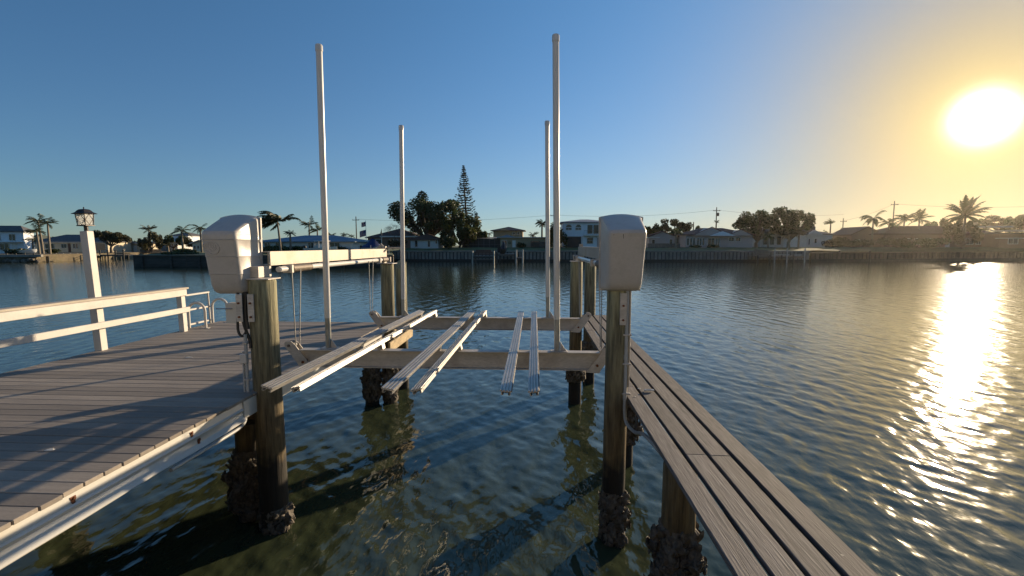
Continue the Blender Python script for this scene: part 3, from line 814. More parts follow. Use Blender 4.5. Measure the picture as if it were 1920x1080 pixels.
# ------------------------------------------------------------------ cradle beams, bunks and guide poles
def make_cradle(label, y, xl, xr):
    xc = (xl + xr) / 2
    t = thing('cradle_beam', label, 'lift cradle', (xc, y, 1.645))
    a, b, h = xl - xc + 0.10, xr - xc - 0.10, 0.205
    fl, wb, tk = 0.058, 0.006, 0.011
    sl = 0.12
    m = MB()
    # I-section whose ends are cut on the slope of the pulley brackets
    def ring(x, s):
        p = [(-fl, 0), (fl, 0), (fl, tk), (wb, tk), (wb, h - tk), (fl, h - tk), (fl, h), (-fl, h), (-fl, h - tk), (-wb, h - tk), (-wb, tk), (-fl, tk)]
        return [(x + s * sl * (q[1] / h), q[0], q[1]) for q in p]
    m.loft([ring(a + 0.06, -1), ring(a + 0.5, 0), ring(b - 0.5, 0), ring(b - 0.06, 1)]).build('beam', m_alu_dull, t)
    for s, xe in ((-1, a), (1, b)):
        # a pair of slanted cheek plates with a pulley between them
        prof = [(0.10, -0.02), (-0.055, -0.03), (-0.075, 0.01), (-0.235, 0.235), (-0.245, 0.275), (-0.215, 0.300), (-0.165, 0.300), (-0.12, 0.262), (0.06, 0.02)]
        for yy in (-0.050, 0.038):
            k = MB().prism([(xe + (-s) * (-q[0]) if s > 0 else xe + q[0], q[1]) for q in ([(-p[0], p[1]) for p in prof] if s > 0 else prof)], 'y', yy, yy + 0.012)
            cheek = k.build('pulley_bracket', m_alu_dull, t)
        MB().tube([(xe + s * 0.175, -0.034, 0.245), (xe + s * 0.175, 0.034, 0.245)], 0.052, 18).build('pulley', m_black, t, 40)
        for (u, w) in ((0.19, 0.25), (0.03, 0.06)):
            MB().tube([(xe + s * u, -0.066, w), (xe + s * u, 0.058, w)], 0.016, 6).build('bolt', m_rust if w < 0.1 else m_drum, t)
    return t
make_cradle('long aluminium cradle beam nearest the camera, across the slip', 5.2, -2.74, 0.78)
make_cradle('aluminium cradle beam further out across the slip', 7.65, -2.63, 0.80)

def make_bunk(label, xn, xf, roll, w=0.105):
    yn, yf, z = 3.43, 7.70, 1.955
    t = thing('lift_bunk', label, 'bunk', ((xn + xf) / 2, (yn + yf) / 2, z), group='ribbed aluminium bunks')
    t.rotation_euler = (0, roll, math.atan2(-(xf - xn), yf - yn))
    h = 0.040
    prof = []
    k = 4; tw = w / k
    for i in range(k):                                # ribbed top
        x = -w / 2 + i * tw
        prof += [(x + 0.0015, 0.0), (x + tw - 0.0095, 0.0), (x + tw - 0.0080, -0.011), (x + tw - 0.0005, -0.011)]
    prof[-1] = (w / 2, -0.004)
    prof += [(w / 2, -0.012), (w / 2 - 0.012, -0.014), (w / 2 - 0.012, -h), (w / 2 - 0.030, -h), (w / 2 - 0.030, -h + 0.006), (w / 2 - 0.018, -h + 0.006), (w / 2 - 0.018, -0.016),
             (-w / 2 + 0.018, -0.016), (-w / 2 + 0.018, -h + 0.006), (-w / 2 + 0.030, -h + 0.006), (-w / 2 + 0.030, -h), (-w / 2 + 0.012, -h), (-w / 2 + 0.012, -0.014), (-w / 2, -0.012), (-w / 2, -0.004)]
    L2 = (yf - yn) / 2
    MB().prism(prof, 'y', -L2, L2).build('ribbed_rail', m_alu, t)
    MB().box(-w / 2 + 0.0185, w / 2 - 0.0185, -L2 + 0.03, L2 - 0.03, -h + 0.009, -0.0165).build('hollow_shade', m_black, t)  # black filler standing for the shade inside the channel
    for y in (5.2, 7.65):
        yy = y - (yn + yf) / 2
        b = MB()
        b.cbox(-0.030, 0.030, yy - 0.045, yy + 0.045, -0.105, -h - 0.0005, 0.003)
        b.build('bunk_bracket', m_alu, t)
    return t
R20 = math.radians(17)
make_bunk('leftmost ribbed bunk of the six, beside the dock', -2.075, -1.895, R20 * 0.8, 0.10)
make_bunk('second bunk from the left, its bright side toward the water', -1.85, -1.68, -R20 * 0.75, 0.09)
make_bunk('third bunk from the left, ribs showing, middle of the slip', -1.12, -1.03, R20 * 0.6, 0.105)
make_bunk('fourth bunk from the left, thin with a bright side', -0.90, -0.84, -R20 * 0.8, 0.095)
make_bunk('fifth bunk from the left, pale ribbed rail', -0.21, -0.215, R20 * 0.3, 0.095)
make_bunk('rightmost bunk of the six, bluish in the shade', 0.0, 0.0, -R20 * 0.35, 0.09)

def make_pole(label, x, y, ztop, zsplit, x_top):
    t = thing('guide_pole', label, 'guide pole', (x, y, 1.852), group='tall white guide poles on the lift cradle')
    lx = (x_top - x) / (ztop - 1.852)
    hs, ht = zsplit - 1.852, ztop - 1.852
    MB().tube([(0, 0, 0.0), (lx * (hs + 0.02), 0, hs + 0.02)], 0.0325, 18).build('base_pipe', m_galv, t, 40)
    MB().tube([(lx * hs, 0, hs), (lx * ht, 0, ht - 0.03)], 0.0350, 20).build('sleeve', m_pvc, t, 40)
    MB().tube([(lx * (ht - 0.06), 0, ht - 0.07), (lx * ht, 0, ht - 0.012), (lx * ht, 0, ht)], [0.0405, 0.0405, 0.033], 20).build('end_cap', m_pvc, t, 40)
    MB().prism([(0.036, 0.0), (0.11, 0.0), (0.036, 0.11)], 'y', -0.006, 0.006).build('gusset', m_alu_dull, t)
    MB().cbox(-0.075, 0.115, -0.056, 0.056, 0.0, 0.008, 0.002).build('base_plate', m_alu_dull, t)
make_pole('white guide pole standing left, nearest the camera', -2.40, 5.235, 5.255, 2.21, -2.385)
make_pole('white guide pole standing right of centre, nearest the camera and tallest', 0.262, 5.2, 5.29, 2.22, 0.218)
make_pole('white guide pole further out on the left', -2.20, 7.65, 4.99, 2.15, -2.171)
make_pole('thin white guide pole further out on the right', 0.228, 7.65, 5.03, 2.20, 0.196)

# ------------------------------------------------------------------ small litter
def shell_bit(label, x, y, z, ln, wd, rz, seed):
    rnd = random.Random(seed)
    mb = MB(); n = 10
    r0 = [(math.cos(2 * math.pi * k / n) * ln * rnd.uniform(.8, 1.1), math.sin(2 * math.pi * k / n) * wd * rnd.uniform(.8, 1.1), 0.0) for k in range(n)]
    r1 = [(p[0] * 0.6, p[1] * 0.6, wd * 0.35) for p in r0]
    mb.loft([r0, r1]).build('shell_fragment', m_shell, None, loc=(x, y, z), rot=(0, 0, rz), label=label, cat='shell')
shell_bit('pale shell fragment on the dock boards below the shadow edge', -3.55, 3.12, 1.552, 0.035, 0.02, 0.3, 1)
shell_bit('small white shell on the dock boards before the railing end post', -4.62, 5.9, 1.552, 0.05, 0.022, 0.2, 2)
shell_bit('tiny white shell chip on the sunlit dock boards at left', -5.1, 3.95, 1.552, 0.016, 0.011, 1.0, 3)
shell_bit('broken pale shell beside the white handle on the catwalk', 1.105, 4.82, 1.551, 0.022, 0.010, 0.4, 4)
shell_bit('tiny dark shell chip on the first catwalk plank', 1.005, 4.55, 1.551, 0.012, 0.010, 0.4, 5)
shell_bit('white splinter of shell on the outer catwalk plank near the camera', 1.50, 2.20, 1.551, 0.012, 0.004, -0.6, 6)
t = thing('plastic_handle', 'small white plastic handle lying across a gap of the catwalk', 'handle', (1.185, 4.72, 1.553), 0.12)
MB().cbox(-0.052, 0.052, -0.014, 0.014, 0.006, 0.022, 0.006).build('grip', m_pvc, t)
MB().cbox(-0.030, 0.020, -0.005, 0.005, 0.0215, 0.0235, 0.0008).build('slot', m_grey_pipe, t)
MB().cbox(-0.055, -0.040, -0.010, 0.010, 0.0, 0.007, 0.002).build('lug', m_pvc, t)
MB().tube([(0, 0, 0.012), (0.13, 0.01, 0.014), (0.136, 0.01, 0.014)], [0.006, 0.006, 0.010], 8).build('steel_pin', m_cable, None, loc=(1.03, 5.95, 1.548), label='thin steel pin lying across the catwalk planks behind the right piling', cat='pin')
# ------------------------------------------------------------------ far shore: land
m_grass = M('lawn', (0.085, 0.105, 0.030), 0.9, 0.35, 0.5, fine=0.3, fine_scale=6, bump=0.05, stain=(0.17, 0.14, 0.07), stain_amt=0.6, stain_scale=0.2)
m_sand = M('sand', (0.40, 0.32, 0.21), 0.9, 0.15, 1.0, fine=0.12, fine_scale=8)
m_conc = M('seawall_concrete', (0.22, 0.21, 0.185), 0.8, 0.2, 1.2, rand=0.16, fine=0.15, fine_scale=8, stain=(0.12, 0.115, 0.10), stain_amt=0.6, stain_scale=0.7)
m_conc_dark = M('dark_concrete', (0.030, 0.028, 0.023), 0.7, 0.4, 2.0)  # one dark tone for backing walls and footings
m_bulk = M('dark_bulkhead_timber', (0.062, 0.058, 0.050), 0.85, 0.35, 1.5, (0.4, 1, 3), rand=0.2, fine=0.2)
m_dockwood = M('far_dock_wood', (0.15, 0.125, 0.10), 0.85, 0.25, 2.0, rand=0.15)
m_pale = M('pale_wood', (0.46, 0.43, 0.38), 0.7, 0.12, 3.0)
m_glass = M('window_glass', (0.018, 0.022, 0.026), 0.12, 0.2, 1.0)
m_screen = M('insect_screen', (0.020, 0.021, 0.022), 0.6, 0.3, 1.0)
m_frame = M('window_frame', (0.68, 0.67, 0.64), 0.5, 0.05, 2.0)
m_trim = M('fascia_trim', (0.60, 0.58, 0.54), 0.6, 0.08, 2.0)
def stucco(name, c):
    return M(name, c, 0.85, 0.07, 0.7, fine=0.05, fine_scale=12)
def roofing(name, c):
    return M(name, c, 0.8, 0.16, 1.5, (1, 1, 5), fine=0.2, fine_scale=7)
m_w_blue = stucco('pale_blue_wall', (0.72, 0.76, 0.80))
m_w_white = stucco('white_wall', (0.60, 0.60, 0.57))
m_w_cream = stucco('cream_wall', (0.60, 0.52, 0.38))
m_w_tan = stucco('tan_wall', (0.36, 0.28, 0.18))
m_w_pink = stucco('dusty_pink_wall', (0.44, 0.37, 0.35))
m_w_brown = stucco('brown_wall', (0.22, 0.15, 0.11))
m_r_grey = roofing('grey_roof', (0.10, 0.10, 0.105))
m_r_blue = roofing('blue_metal_roof', (0.17, 0.23, 0.30))
m_r_brown = roofing('brown_roof', (0.11, 0.06, 0.045))
m_r_red = roofing('red_brown_roof', (0.13, 0.062, 0.050))
m_r_white = roofing('white_roof', (0.50, 0.50, 0.48))
m_bark = M('bark', (0.10, 0.08, 0.06), 0.9, 0.3, 4.0, (3, 3, 0.6))
m_ptrunk = M('palm_trunk', (0.20, 0.17, 0.13), 0.9, 0.25, 3.0, (1, 1, 5))
m_leaf = M('leaf_dark', (0.045, 0.066, 0.020), 0.6, 0.45, 0.5, trans=0.35)
m_leaf_y = M('leaf_yellow_green', (0.075, 0.085, 0.018), 0.6, 0.4, 0.5, trans=0.3)
m_leaf_b = M('leaf_olive', (0.070, 0.066, 0.026), 0.6, 0.4, 0.5, trans=0.25)
m_frond = M('palm_frond', (0.045, 0.058, 0.018), 0.55, 0.35, 0.8, trans=0.25)
m_pine = M('pine_needles', (0.022, 0.038, 0.020), 0.65, 0.4, 0.5, trans=0.15)
m_bare = M('bare_twigs', (0.17, 0.10, 0.08), 0.9, 0.3, 2.0)

m_mud = M('bank_soil', (0.13, 0.105, 0.065), 0.95, 0.3, 0.6, fine=0.3, fine_scale=5, bump=0.05, stain=(0.07, 0.075, 0.03), stain_amt=0.8, stain_scale=0.25)
m_wall_brown = M('brown_seawall', (0.10, 0.082, 0.062), 0.85, 0.25, 1.0, rand=0.12, fine=0.2, fine_scale=6)
def land(name, outline, z_top, mat, label, z_bot=-1.5, slope=None):
    """closed outline of (x, y); flat top, sides down into the water"""
    n = len(outline)
    mb = MB()
    mb.add([(x, y, z_top) for x, y in outline] + [(x, y, z_bot) for x, y in outline],
           [tuple(range(n))] + [(i, i + n, (i + 1) % n + n, (i + 1) % n) for i in range(n)])
    return mb.build(name, mat, None, kind='structure', label=label)
SH = 88.0
def ap(px, py):
    """water-level point that bears px, py"""
    d = RT * ((px - CX) / F) - UP * ((py - CY) / F) + FW
    k = -CAMH / d.z
    return (d.x * k, d.y * k)
xL = sx(737, SH)                      # west end of the central seawall
xM = sx(1518, SH)                     # where the seawall panels stop
# the two lawns, the point lot on the left and the shore across the canal
land('shore_fill', [(xL, SH + 0.3), (xM, SH + 0.3), (xM + 4, 93.5), (sx(1700, 97), 97.5), (sx(1990, 100), 100.5), (260, 110), (430, 430), (-200, 430), (xL - 0.0, 200)], 1.40, m_grass, 'low ground behind the central seawall')
land('point_lot', [(-55.9, 62.8), (sx(737, 63.5), 63.8), (xL - 0.4, SH + 0.35), (xL - 0.4, 199), (-120, 199), (-74, 100)], 1.72, m_grass, 'grass of the point lot behind the dark bulkhead')
land('left_bank', [(-260, 40), (-130, 64), (-98.6, 76.6), (-90.2, 80), (-92.5, 95), (-97, 112), (-95, 150), (-140, 300), (-430, 430), (-430, 200)], 1.35, m_mud, 'far-left bank with houses')
land('beach', [(-92, 101), (-84, 105), (-70, 106), (-66, 109), (-70, 140), (-120, 140)], 0.75, m_sand, 'sunlit sand beyond the canal mouth')
MB().add([(-440, 190, 1.55), (440, 190, 1.55), (440, 440, 3.02), (-440, 440, 3.02), (-440, 190, -2), (440, 190, -2), (440, 440, -2), (-440, 440, -2)], [(0, 1, 2, 3), (0, 4, 5, 1), (1, 5, 6, 2), (2, 6, 7, 3), (3, 7, 4, 0)]).build('far_plain', m_grass, None, kind='structure', label='gently rising land out to the horizon')

def make_lawn():
    """the bank climbs from the seawall cap to the house lots"""
    xs = np.linspace(xL, 260, 60)
    mb = MB(); rows = []
    for fy, z in ((0.35, 2.02), (3.0, 2.08), (8.0, 2.45), (10.5, 2.6), (120, 2.6)):
        row = []
        for x in xs:
            y0 = SH if x < xM else SH + (x - xM) * 0.26 + min(5.3, (x - xM) * 0.5) * 0
            y0 = SH if x < xM else 93.2 + (x - xM) * 0.145
            row.append((x, y0 + fy, z + 0.06 * math.sin(x * 0.7 + fy)))
        rows.append(row)
    mb.loft(rows, cap=False, closed=False)
    mb.build('lawn', m_grass, None, 60, kind='structure', label='sloping far lawn from the seawall up to the houses')
make_lawn()
def wall_frame(p, q):
    a, b = Vector((p[0], p[1], 0)), Vector((q[0], q[1], 0))
    d = (b - a); L_ = d.length
    return a, L_, math.atan2(d.y, d.x)
def make_seawall(label, p, q, top, pitch, mat, band=0.42, cap_h=0.28, cap_mat=None):
    a, L_, rz = wall_frame(p, q)
    t = thing('seawall', label, 'seawall', a, rz)
    n = int(L_ / pitch)
    pitch = L_ / n
    me = MB().box(-pitch * 0.36, pitch * 0.36, -0.13, 0.0, band, top - cap_h).mesh('panel', mat)
    for i in range(n):
        put('panel', me, t, (pitch * (i + 0.5), 0, 0))
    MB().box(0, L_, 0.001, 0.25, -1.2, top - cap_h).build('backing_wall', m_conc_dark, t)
    MB().box(0, L_, -0.16, -0.005, -1.2, band - 0.003).build('wet_footing', m_conc_dark, t)
    m = MB(); k = max(1, int(L_ / 6.0))
    for i in range(k):
        MB().cbox(L_ * i / k + 0.01, L_ * (i + 1) / k - 0.01, -0.30, 0.45, top - cap_h + 0.002, top, 0.02).build('cap_block', cap_mat or mat, t)
    return t
make_seawall('grey concrete seawall with vertical panels across the bay, below the lawns', (xL, SH), (xM, SH), 2.05, 0.685, m_conc)
make_seawall('plain dark seawall at right below the brown house', (xM + 0.4, SH + 0.2), (sx(1990, 100), 100.2), 1.75, 0.9, m_wall_brown, 0.5, 0.2)

def make_bulkhead():
    p, q = (-55.9, 62.5), (sx(737, 63.5), 63.5)
    a, L_, rz = wall_frame(p, q)
    t = thing('bulkhead', 'long dark timber bulkhead on the point lot at left', 'bulkhead', a, rz)
    for i, z in enumerate((0.10, 0.46, 0.82, 1.18)):
        k = 5
        for j in range(k):
            MB().cbox(L_ * j / k + 0.01, L_ * (j + 1) / k - 0.01, -0.07 - 0.02 * (i % 2), 0.0, z, z + 0.33, 0.01).build('plank', m_bulk, t)
    MB().box(0, L_, 0.002, 0.2, -1.3, 1.5).build('backing', m_conc_dark, t)
    MB().cbox(-0.1, L_, -0.22, 0.35, 1.56, 1.72, 0.02).build('cap', m_dockwood, t)
    for i in range(9):
        x = L_ * (i + 0.3) / 9
        MB().tube([(x, -0.2, -1.2), (x, -0.2, 1.55)], 0.13, 9).build('pile', m_bulk, t)
    b = MB().box(-0.25, 0.0, 0, 6.5, -1.2, 1.56).build('return_wall', m_bulk, t)
make_bulkhead()
# ragged weeds along the sandy bank
def make_left_revetment():
    t = thing('seawall', 'low brown rubble bank under the far-left houses', 'seawall', (-98.6, 76.4, 0), math.atan2(3.4, 8.4))
    rnd = random.Random(3)
    for i in range(46):
        x = -14 + i * 0.52
        s = rnd.uniform(0.25, 0.5)
        mb = MB(); bm = bmesh.new(); bmesh.ops.create_icosphere(bm, subdivisions=1, radius=s)
        for v in bm.verts:
            v.co *= rnd.uniform(0.75, 1.2)
        bm.verts.index_update()
        mb.add([v.co for v in bm.verts], [[v.index for v in f.verts] for f in bm.faces]); bm.free()
        mb.build('boulder', m_dockwood, t, loc=(x, rnd.uniform(-0.4, 0.2), rnd.uniform(0.1, 0.55)))
    MB().cbox(-15, 10, -0.1, 0.6, 0.95, 1.38, 0.03).build('cap', m_conc, t)
make_left_revetment()

# ------------------------------------------------------------------ houses
def window(parent, x0, x1, z0, z1, y=0.0, fmat=None, mull=1, cross=0, rot=0.0, gmat=None, t=0.07):
    """a framed window standing proud of a wall face at local y"""
    f = MB()
    f.box(x0 - t, x0, y - 0.09, y - 0.002, z0 - t, z1 + t); f.box(x1, x1 + t, y - 0.09, y - 0.002, z0 - t, z1 + t)
    f.box(x0, x1, y - 0.088, y - 0.002, z1, z1 + t); f.box(x0, x1, y - 0.10, y - 0.002, z0 - t, z0)
    for k in range(1, mull):
        xm = x0 + (x1 - x0) * k / mull
        f.box(xm - t * 0.4, xm + t * 0.4, y - 0.08, y - 0.03, z0, z1)
    for k in range(1, cross + 1):
        zm = z0 + (z1 - z0) * k / (cross + 1)
        f.box(x0, x1, y - 0.075, y - 0.03, zm - t * 0.3, zm + t * 0.3)
    o = f.build('window', fmat or m_frame, parent)
    MB().box(x0, x1, y - 0.03, y - 0.004, z0, z1).build('pane', gmat or m_glass, o)
    return o
def hip_roof(x0, x1, y0, y1, z, h, ov=0.5, ridge=None, th=0.16):
    """hip roof; ridge runs along x, inset by half the depth unless given"""
    x0, x1, y0, y1 = x0 - ov, x1 + ov, y0 - ov, y1 + ov
    ins = (y1 - y0) / 2 if ridge is None else ridge
    ins = min(ins, (x1 - x0) / 2 - 0.01)
    ym = (y0 + y1) / 2
    v = [(x0, y0, z), (x1, y0, z), (x1, y1, z), (x0, y1, z), (x0, y0, z + th), (x1, y0, z + th), (x1, y1, z + th), (x0, y1, z + th), (x0 + ins, ym, z + th + h), (x1 - ins, ym, z + th + h)]
    return MB().add(v, [(0, 3, 2, 1), (0, 1, 5, 4), (1, 2, 6, 5), (2, 3, 7, 6), (3, 0, 4, 7), (4, 5, 9, 8), (5, 6, 9), (6, 7, 8, 9), (7, 4, 8)])
def gable_front(x0, x1, y0, y1, z, h, ov=0.45, th=0.16):
    """gable roof whose gable end faces the front; ridge runs along y"""
    xm = (x0 + x1) / 2
    x0, x1 = x0 - ov, x1 + ov
    p = [(x0, z), (xm, z + h), (x1, z), (x1, z + th), (xm, z + h + th), (x0, z + th)]
    return MB().prism(p, 'y', y0 - ov, y1 + ov)
def house(label, px0, px1, Y, zg, wall_h, depth, wmat, rmat, roof='hip', rh=1.6, rz=0.0, ridge=None, name='house', ov=0.5):
    xa, xb = sx(px0, Y), sx(px1, Y)
    w = (xb - xa) / math.cos(rz)
    t = thing(name, label, 'house', (xa, Y, zg), rz)
    MB().box(0, w, 0, depth, -0.3, wall_h).build('wall', wmat, t)
    if roof == 'hip':
        hip_roof(0, w, 0, depth, wall_h + 0.002, rh, ov, ridge).build('roof', rmat, t)
    elif roof == 'gable':
        gable_front(0, w, 0, depth, wall_h + 0.002, rh, ov).build('roof', rmat, t)
        MB().prism([(0.02, wall_h - 0.01), (w / 2, wall_h + rh - 0.03), (w - 0.02, wall_h - 0.01)], 'y', 0.01, 0.2).build('gable_wall', wmat, t)
    elif roof == 'flat':
        MB().cbox(-ov, w + ov, -ov, depth + ov, wall_h + 0.002, wall_h + rh, 0.03).build('roof', rmat, t)
    t['w'] = w
    return t
def door(parent, x0, x1, z1, y=0.0, mat=None):
    d = MB().box(x0, x1, y - 0.06, y - 0.003, 0.0, z1).build('door', mat or m_frame, parent)
    MB().box(x1 - 0.16, x1 - 0.10, y - 0.10, y - 0.061, 0.95, 1.05).build('handle', m_bronze, d)
    return d

ROT_L = math.radians(38)      # the far-left houses face the bay, turned to the sun
# far left: two-storey pale house
h = house('two-storey pale blue house at the far left edge behind palms', -80, 20, 92, 1.4, 4.5, 2.6, m_w_blue, m_r_grey, 'hip', 1.2, 0.22)
w = h['w']
for x0, x1, z0, z1 in ((w - 2.6, w - 1.5, 2.7, 4.0), (w - 5.4, w - 4.2, 2.7, 4.0), (w - 4.4, w - 2.8, 0.7, 1.9), (w - 7.4, w - 6.4, 2.7, 4.0)):
    window(h, x0, x1, z0, z1, 0, None, 2)
MB().cbox(0.3, w - 0.2, -1.2, -0.02, 2.25, 2.42, 0.02).build('balcony', m_trim, h)
door(h, w - 2.2, w - 1.3, 2.05)
h = house('low cream house with long dark grey roof behind the three tall palms', 66, 186, 108, 1.4, 2.45, 8, m_w_cream, m_r_grey, 'hip', 1.75, 0.14)
w = h['w']
for x0, x1, z0, z1 in ((w * 0.36, w * 0.43, 1.0, 1.95), (w * 0.52, w * 0.59, 0.9, 2.0), (w * 0.14, w * 0.26, 0.9, 2.0), (w * 0.70, w * 0.97, 0.35, 2.1)):
    window(h, x0, x1, z0, z1, 0, None, 2)
door(h, w * 0.45, w * 0.485, 2.1, 0, m_r_brown)
MB().cbox(-0.5, w + 0.5, -0.56, -0.50, 2.34, 2.5, 0.01).build('fascia', m_trim, h)
h = house('small greenish-roofed house half hidden behind the far-left palms', 30, 66, 118, 1.4, 2.7, 8, m_w_tan, M('green_roof', (0.085, 0.10, 0.075), 0.8), 'hip', 1.9, 0.1)
window(h, 1.2, 2.4, 0.9, 2.1)
h = house('low whitewashed house right of the lamp post beside the sand', 204, 262, 118, 1.0, 2.5, 7, m_w_cream, m_r_white, 'flat', 0.3, 0.16)
w = h['w']
window(h, w * 0.36, w * 0.56, 0.8, 1.5, 0, None, 3); window(h, w * 0.1, w * 0.2, 0.8, 1.9); door(h, w * 0.7, w * 0.79, 2.0)
h = house('brown bungalow behind the left umbrella tree', 168, 214, 122, 1.2, 2.6, 7, m_w_brown, m_r_brown, 'hip', 1.2, 0.1)
window(h, 1.0, 2.2, 0.8, 1.9)
h = house('flat pale carport house between the canal palms', 284, 330, 128, 1.6, 2.3, 7, m_w_white, m_r_white, 'flat', 0.28, 0.08)
window(h, 2.0, 3.2, 0.8, 1.8); door(h, 4.2, 5.2, 2.0, 0, m_r_grey)
h = house('blue-grey house behind the twin canal palms', 325, 352, 134, 1.7, 4.2, 7, m_w_blue, m_r_grey, 'hip', 1.0, 0.08)
window(h, 1.0, 2.0, 2.4, 3.5)
h = house('tiny white gabled cottage left of the left motor cover', 361, 388, 112, 1.7, 1.7, 5, m_w_cream, m_r_white, 'gable', 0.85, 0.1)
w = h['w']
for k in range(4):
    window(h, 0.35 + k * (w - 0.5) / 4, 0.35 + k * (w - 0.5) / 4 + 0.45, 0.5, 1.25, 0, None, 1, 0, t=0.05)
h = house('single-storey house with a wide blue-grey hip roof behind the left beam', 486, 662, 80, 1.75, 1.85, 11, m_w_white, m_r_blue, 'hip', 1.15, 0.0, ridge=6.2, ov=0.6)
w = h['w']
for a, b in ((0.06, 0.12), (0.53, 0.58), (0.18, 0.26), (0.70, 0.86)):
    window(h, w * a, w * b, 0.45 if b - a > .1 else 0.8, 1.75, 0, None, 3 if b - a > .1 else 2)
door(h, w * 0.62, w * 0.655, 1.9)
h = house('dark-roofed house with pale fascia behind the bare tree', 690, 792, 104, 2.6, 2.1, 8, m_w_brown, m_r_brown, 'hip', 2.1, 0.0, ridge=7.5)
w = h['w']
MB().cbox(w * 0.25, w + 0.5, -1.0, -0.55, 2.25, 2.55, 0.02).build('fascia', m_trim, h)
window(h, w * 0.4, w * 0.55, 0.6, 1.8, 0, None, 2); window(h, w * 0.15, w * 0.25, 0.6, 1.8)
h = house('small white house with two tall dark windows under the big tree', 770, 822, 96, 2.4, 1.7, 6, m_w_white, m_r_brown, 'hip', 1.3)
w = h['w']
window(h, w * 0.16, w * 0.25, 0.35, 1.6); window(h, w * 0.62, w * 0.70, 0.35, 1.6); window(h, w * 0.90, w * 0.97, 1.0, 1.7)
# screened porch house
h = house('flat-roofed tan house with a wide dark screened porch facing the bay', 938, 1028, 100, 2.5, 2.75, 9, m_w_tan, m_trim, 'flat', 0.14, 0.0, ov=0.7)
h.scale = (1, 1, 0.80)
w = h['w']
xs0 = sx(866, 100) - sx(938, 100)
p = MB().box(xs0, -0.02, 0.6, 6.0, -0.2, 2.45).build('screen_room', m_screen, h)
for k in range(8):
    x = xs0 + (-0.05 - xs0) * k / 7
    MB().box(x - 0.04, x + 0.04, 0.52, 0.599, 0, 2.46).build('screen_post', m_r_grey, h)
MB().box(xs0, -0.02, 0.53, 0.598, 0.85, 0.93).build('screen_rail', m_r_grey, h)
MB().prism([(0.3, 2.47), (7.0, 2.95), (7.0, 3.05), (0.3, 2.57)], 'x', xs0 - 0.3, 0.0).build('porch_roof', m_r_grey, h)
MB().prism([(0.0, 2.90), (3.2, 2.90), (1.4, 3.55)], 'y', -0.4, 5).build('gable', m_r_blue, h)
door(h, 2.6, 3.3, 2.0, 0, m_frame); window(h, 0.4, 1.4, 0.2, 2.0, 0, None, 1); window(h, 6.6, 8.4, 0.4, 1.8, 0, m_r_grey, 2)
wr = MB(); wr.tube([(2.05 + 0.24 * math.cos(a), -0.05, 1.35 + 0.24 * math.sin(a)) for a in np.linspace(0, 6.28, 15)], 0.07, 6)
wr.build('wreath', m_leaf, h)
h = house('two-storey tan house with brown hip roof seen over the porch house', 925, 980, 132, 2.6, 4.5, 8, m_w_tan, m_r_brown, 'hip', 1.15, ov=0.8)
w = h['w']
MB().prism([(w * 0.16, 4.6), (w * 0.36, 5.4), (w * 0.56, 4.6)], 'y', -0.9, 3).build('gable', m_w_tan, h)
window(h, w * 0.66, w * 0.74, 3.5, 4.2); window(h, w * 0.82, w * 0.90, 3.5, 4.2)
# white-blue two-storey house
h = house('two-storey pale blue house with arched windows and a balcony right of centre', 1056, 1142, 99, 2.55, 5.25, 9, m_w_blue, m_r_blue, 'hip', 0.75, ridge=4.6, ov=0.6)
w = h['w']
for x0 in (0.55, 2.55):
    o = window(h, x0, x0 + 1.15, 3.75, 4.15, 0, None, 2)
    ar = MB().prism([(x0 + 0.575 + 0.6 * math.cos(a), 4.30 + 0.55 * math.sin(a)) for a in np.linspace(0, math.pi, 13)], 'y', -0.07, -0.004)
    ar.build('arched_window', m_glass, h)
    MB().tube([(x0 + 0.575 + 0.62 * math.cos(a), -0.06, 4.30 + 0.57 * math.sin(a)) for a in np.linspace(0, math.pi, 13)], 0.05, 5).build('arch_trim', m_frame, h)
MB().box(0.5, 3.75, -0.05, -0.003, 0.0, 2.35).build('garage_dark_panel', m_screen, h)  # flat dark panel stands for the shaded garage opening
for k in range(3):
    window(h, 5.05 + k * 1.25, 6.1 + k * 1.25, 2.95, 4.75, 0, None, 1)
MB().cbox(4.2, w + 0.2, -1.1, -0.01, 2.45, 2.75, 0.02).build('balcony', m_trim, h)
rl = MB().box(4.2, w + 0.2, -1.08, -1.04, 3.55, 3.60)
rail = rl.build('balcony_rail', m_r_grey, h)
for k in range(14):
    x = 4.25 + k * (w - 4.1) / 13
    MB().box(x - 0.015, x + 0.015, -1.075, -1.045, 2.751, 3.549).build('baluster', m_r_grey, rail)
window(h, 5.0, 6.2, 0.9, 2.1, 0, None, 1, 1); door(h, 7.1, 7.9, 2.1, 0, m_w_pink)
MB().cbox(3.85, 4.15, -0.12, -0.01, 0, 2.45, 0.02).build('pier', m_frame, h)
# pink bungalow with gables
h = house('long dusty pink bungalow with front gables behind the lawn at right', 1286, 1410, 101, 2.6, 2.6, 9, m_w_pink, m_r_red, 'hip', 1.5, ridge=5.0)
w = h['w']
gx = w * 0.10
MB().prism([(gx, 2.5), (gx + 3.6, 4.15), (gx + 7.2, 2.5)], 'y', -0.85, 4).build('gable', m_w_pink, h)
MB().prism([(gx - 0.3, 2.48), (gx + 3.6, 4.20), (gx + 7.5, 2.48), (gx + 7.5, 2.62), (gx + 3.6, 4.36), (gx - 0.3, 2.62)], 'y', -1.05, -0.86).build('gable_trim', m_r_red, h)
MB().prism([(gx + 3.0, 2.42), (gx + 5.6, 3.35), (gx + 8.2, 2.42)], 'y', -1.7, -1.06).build('entry_gable', m_w_blue, h)
MB().prism([(w * 0.63, 2.5), (w * 0.80, 3.7), (w * 0.97, 2.5)], 'y', -0.85, 4).build('gable', m_w_pink, h)
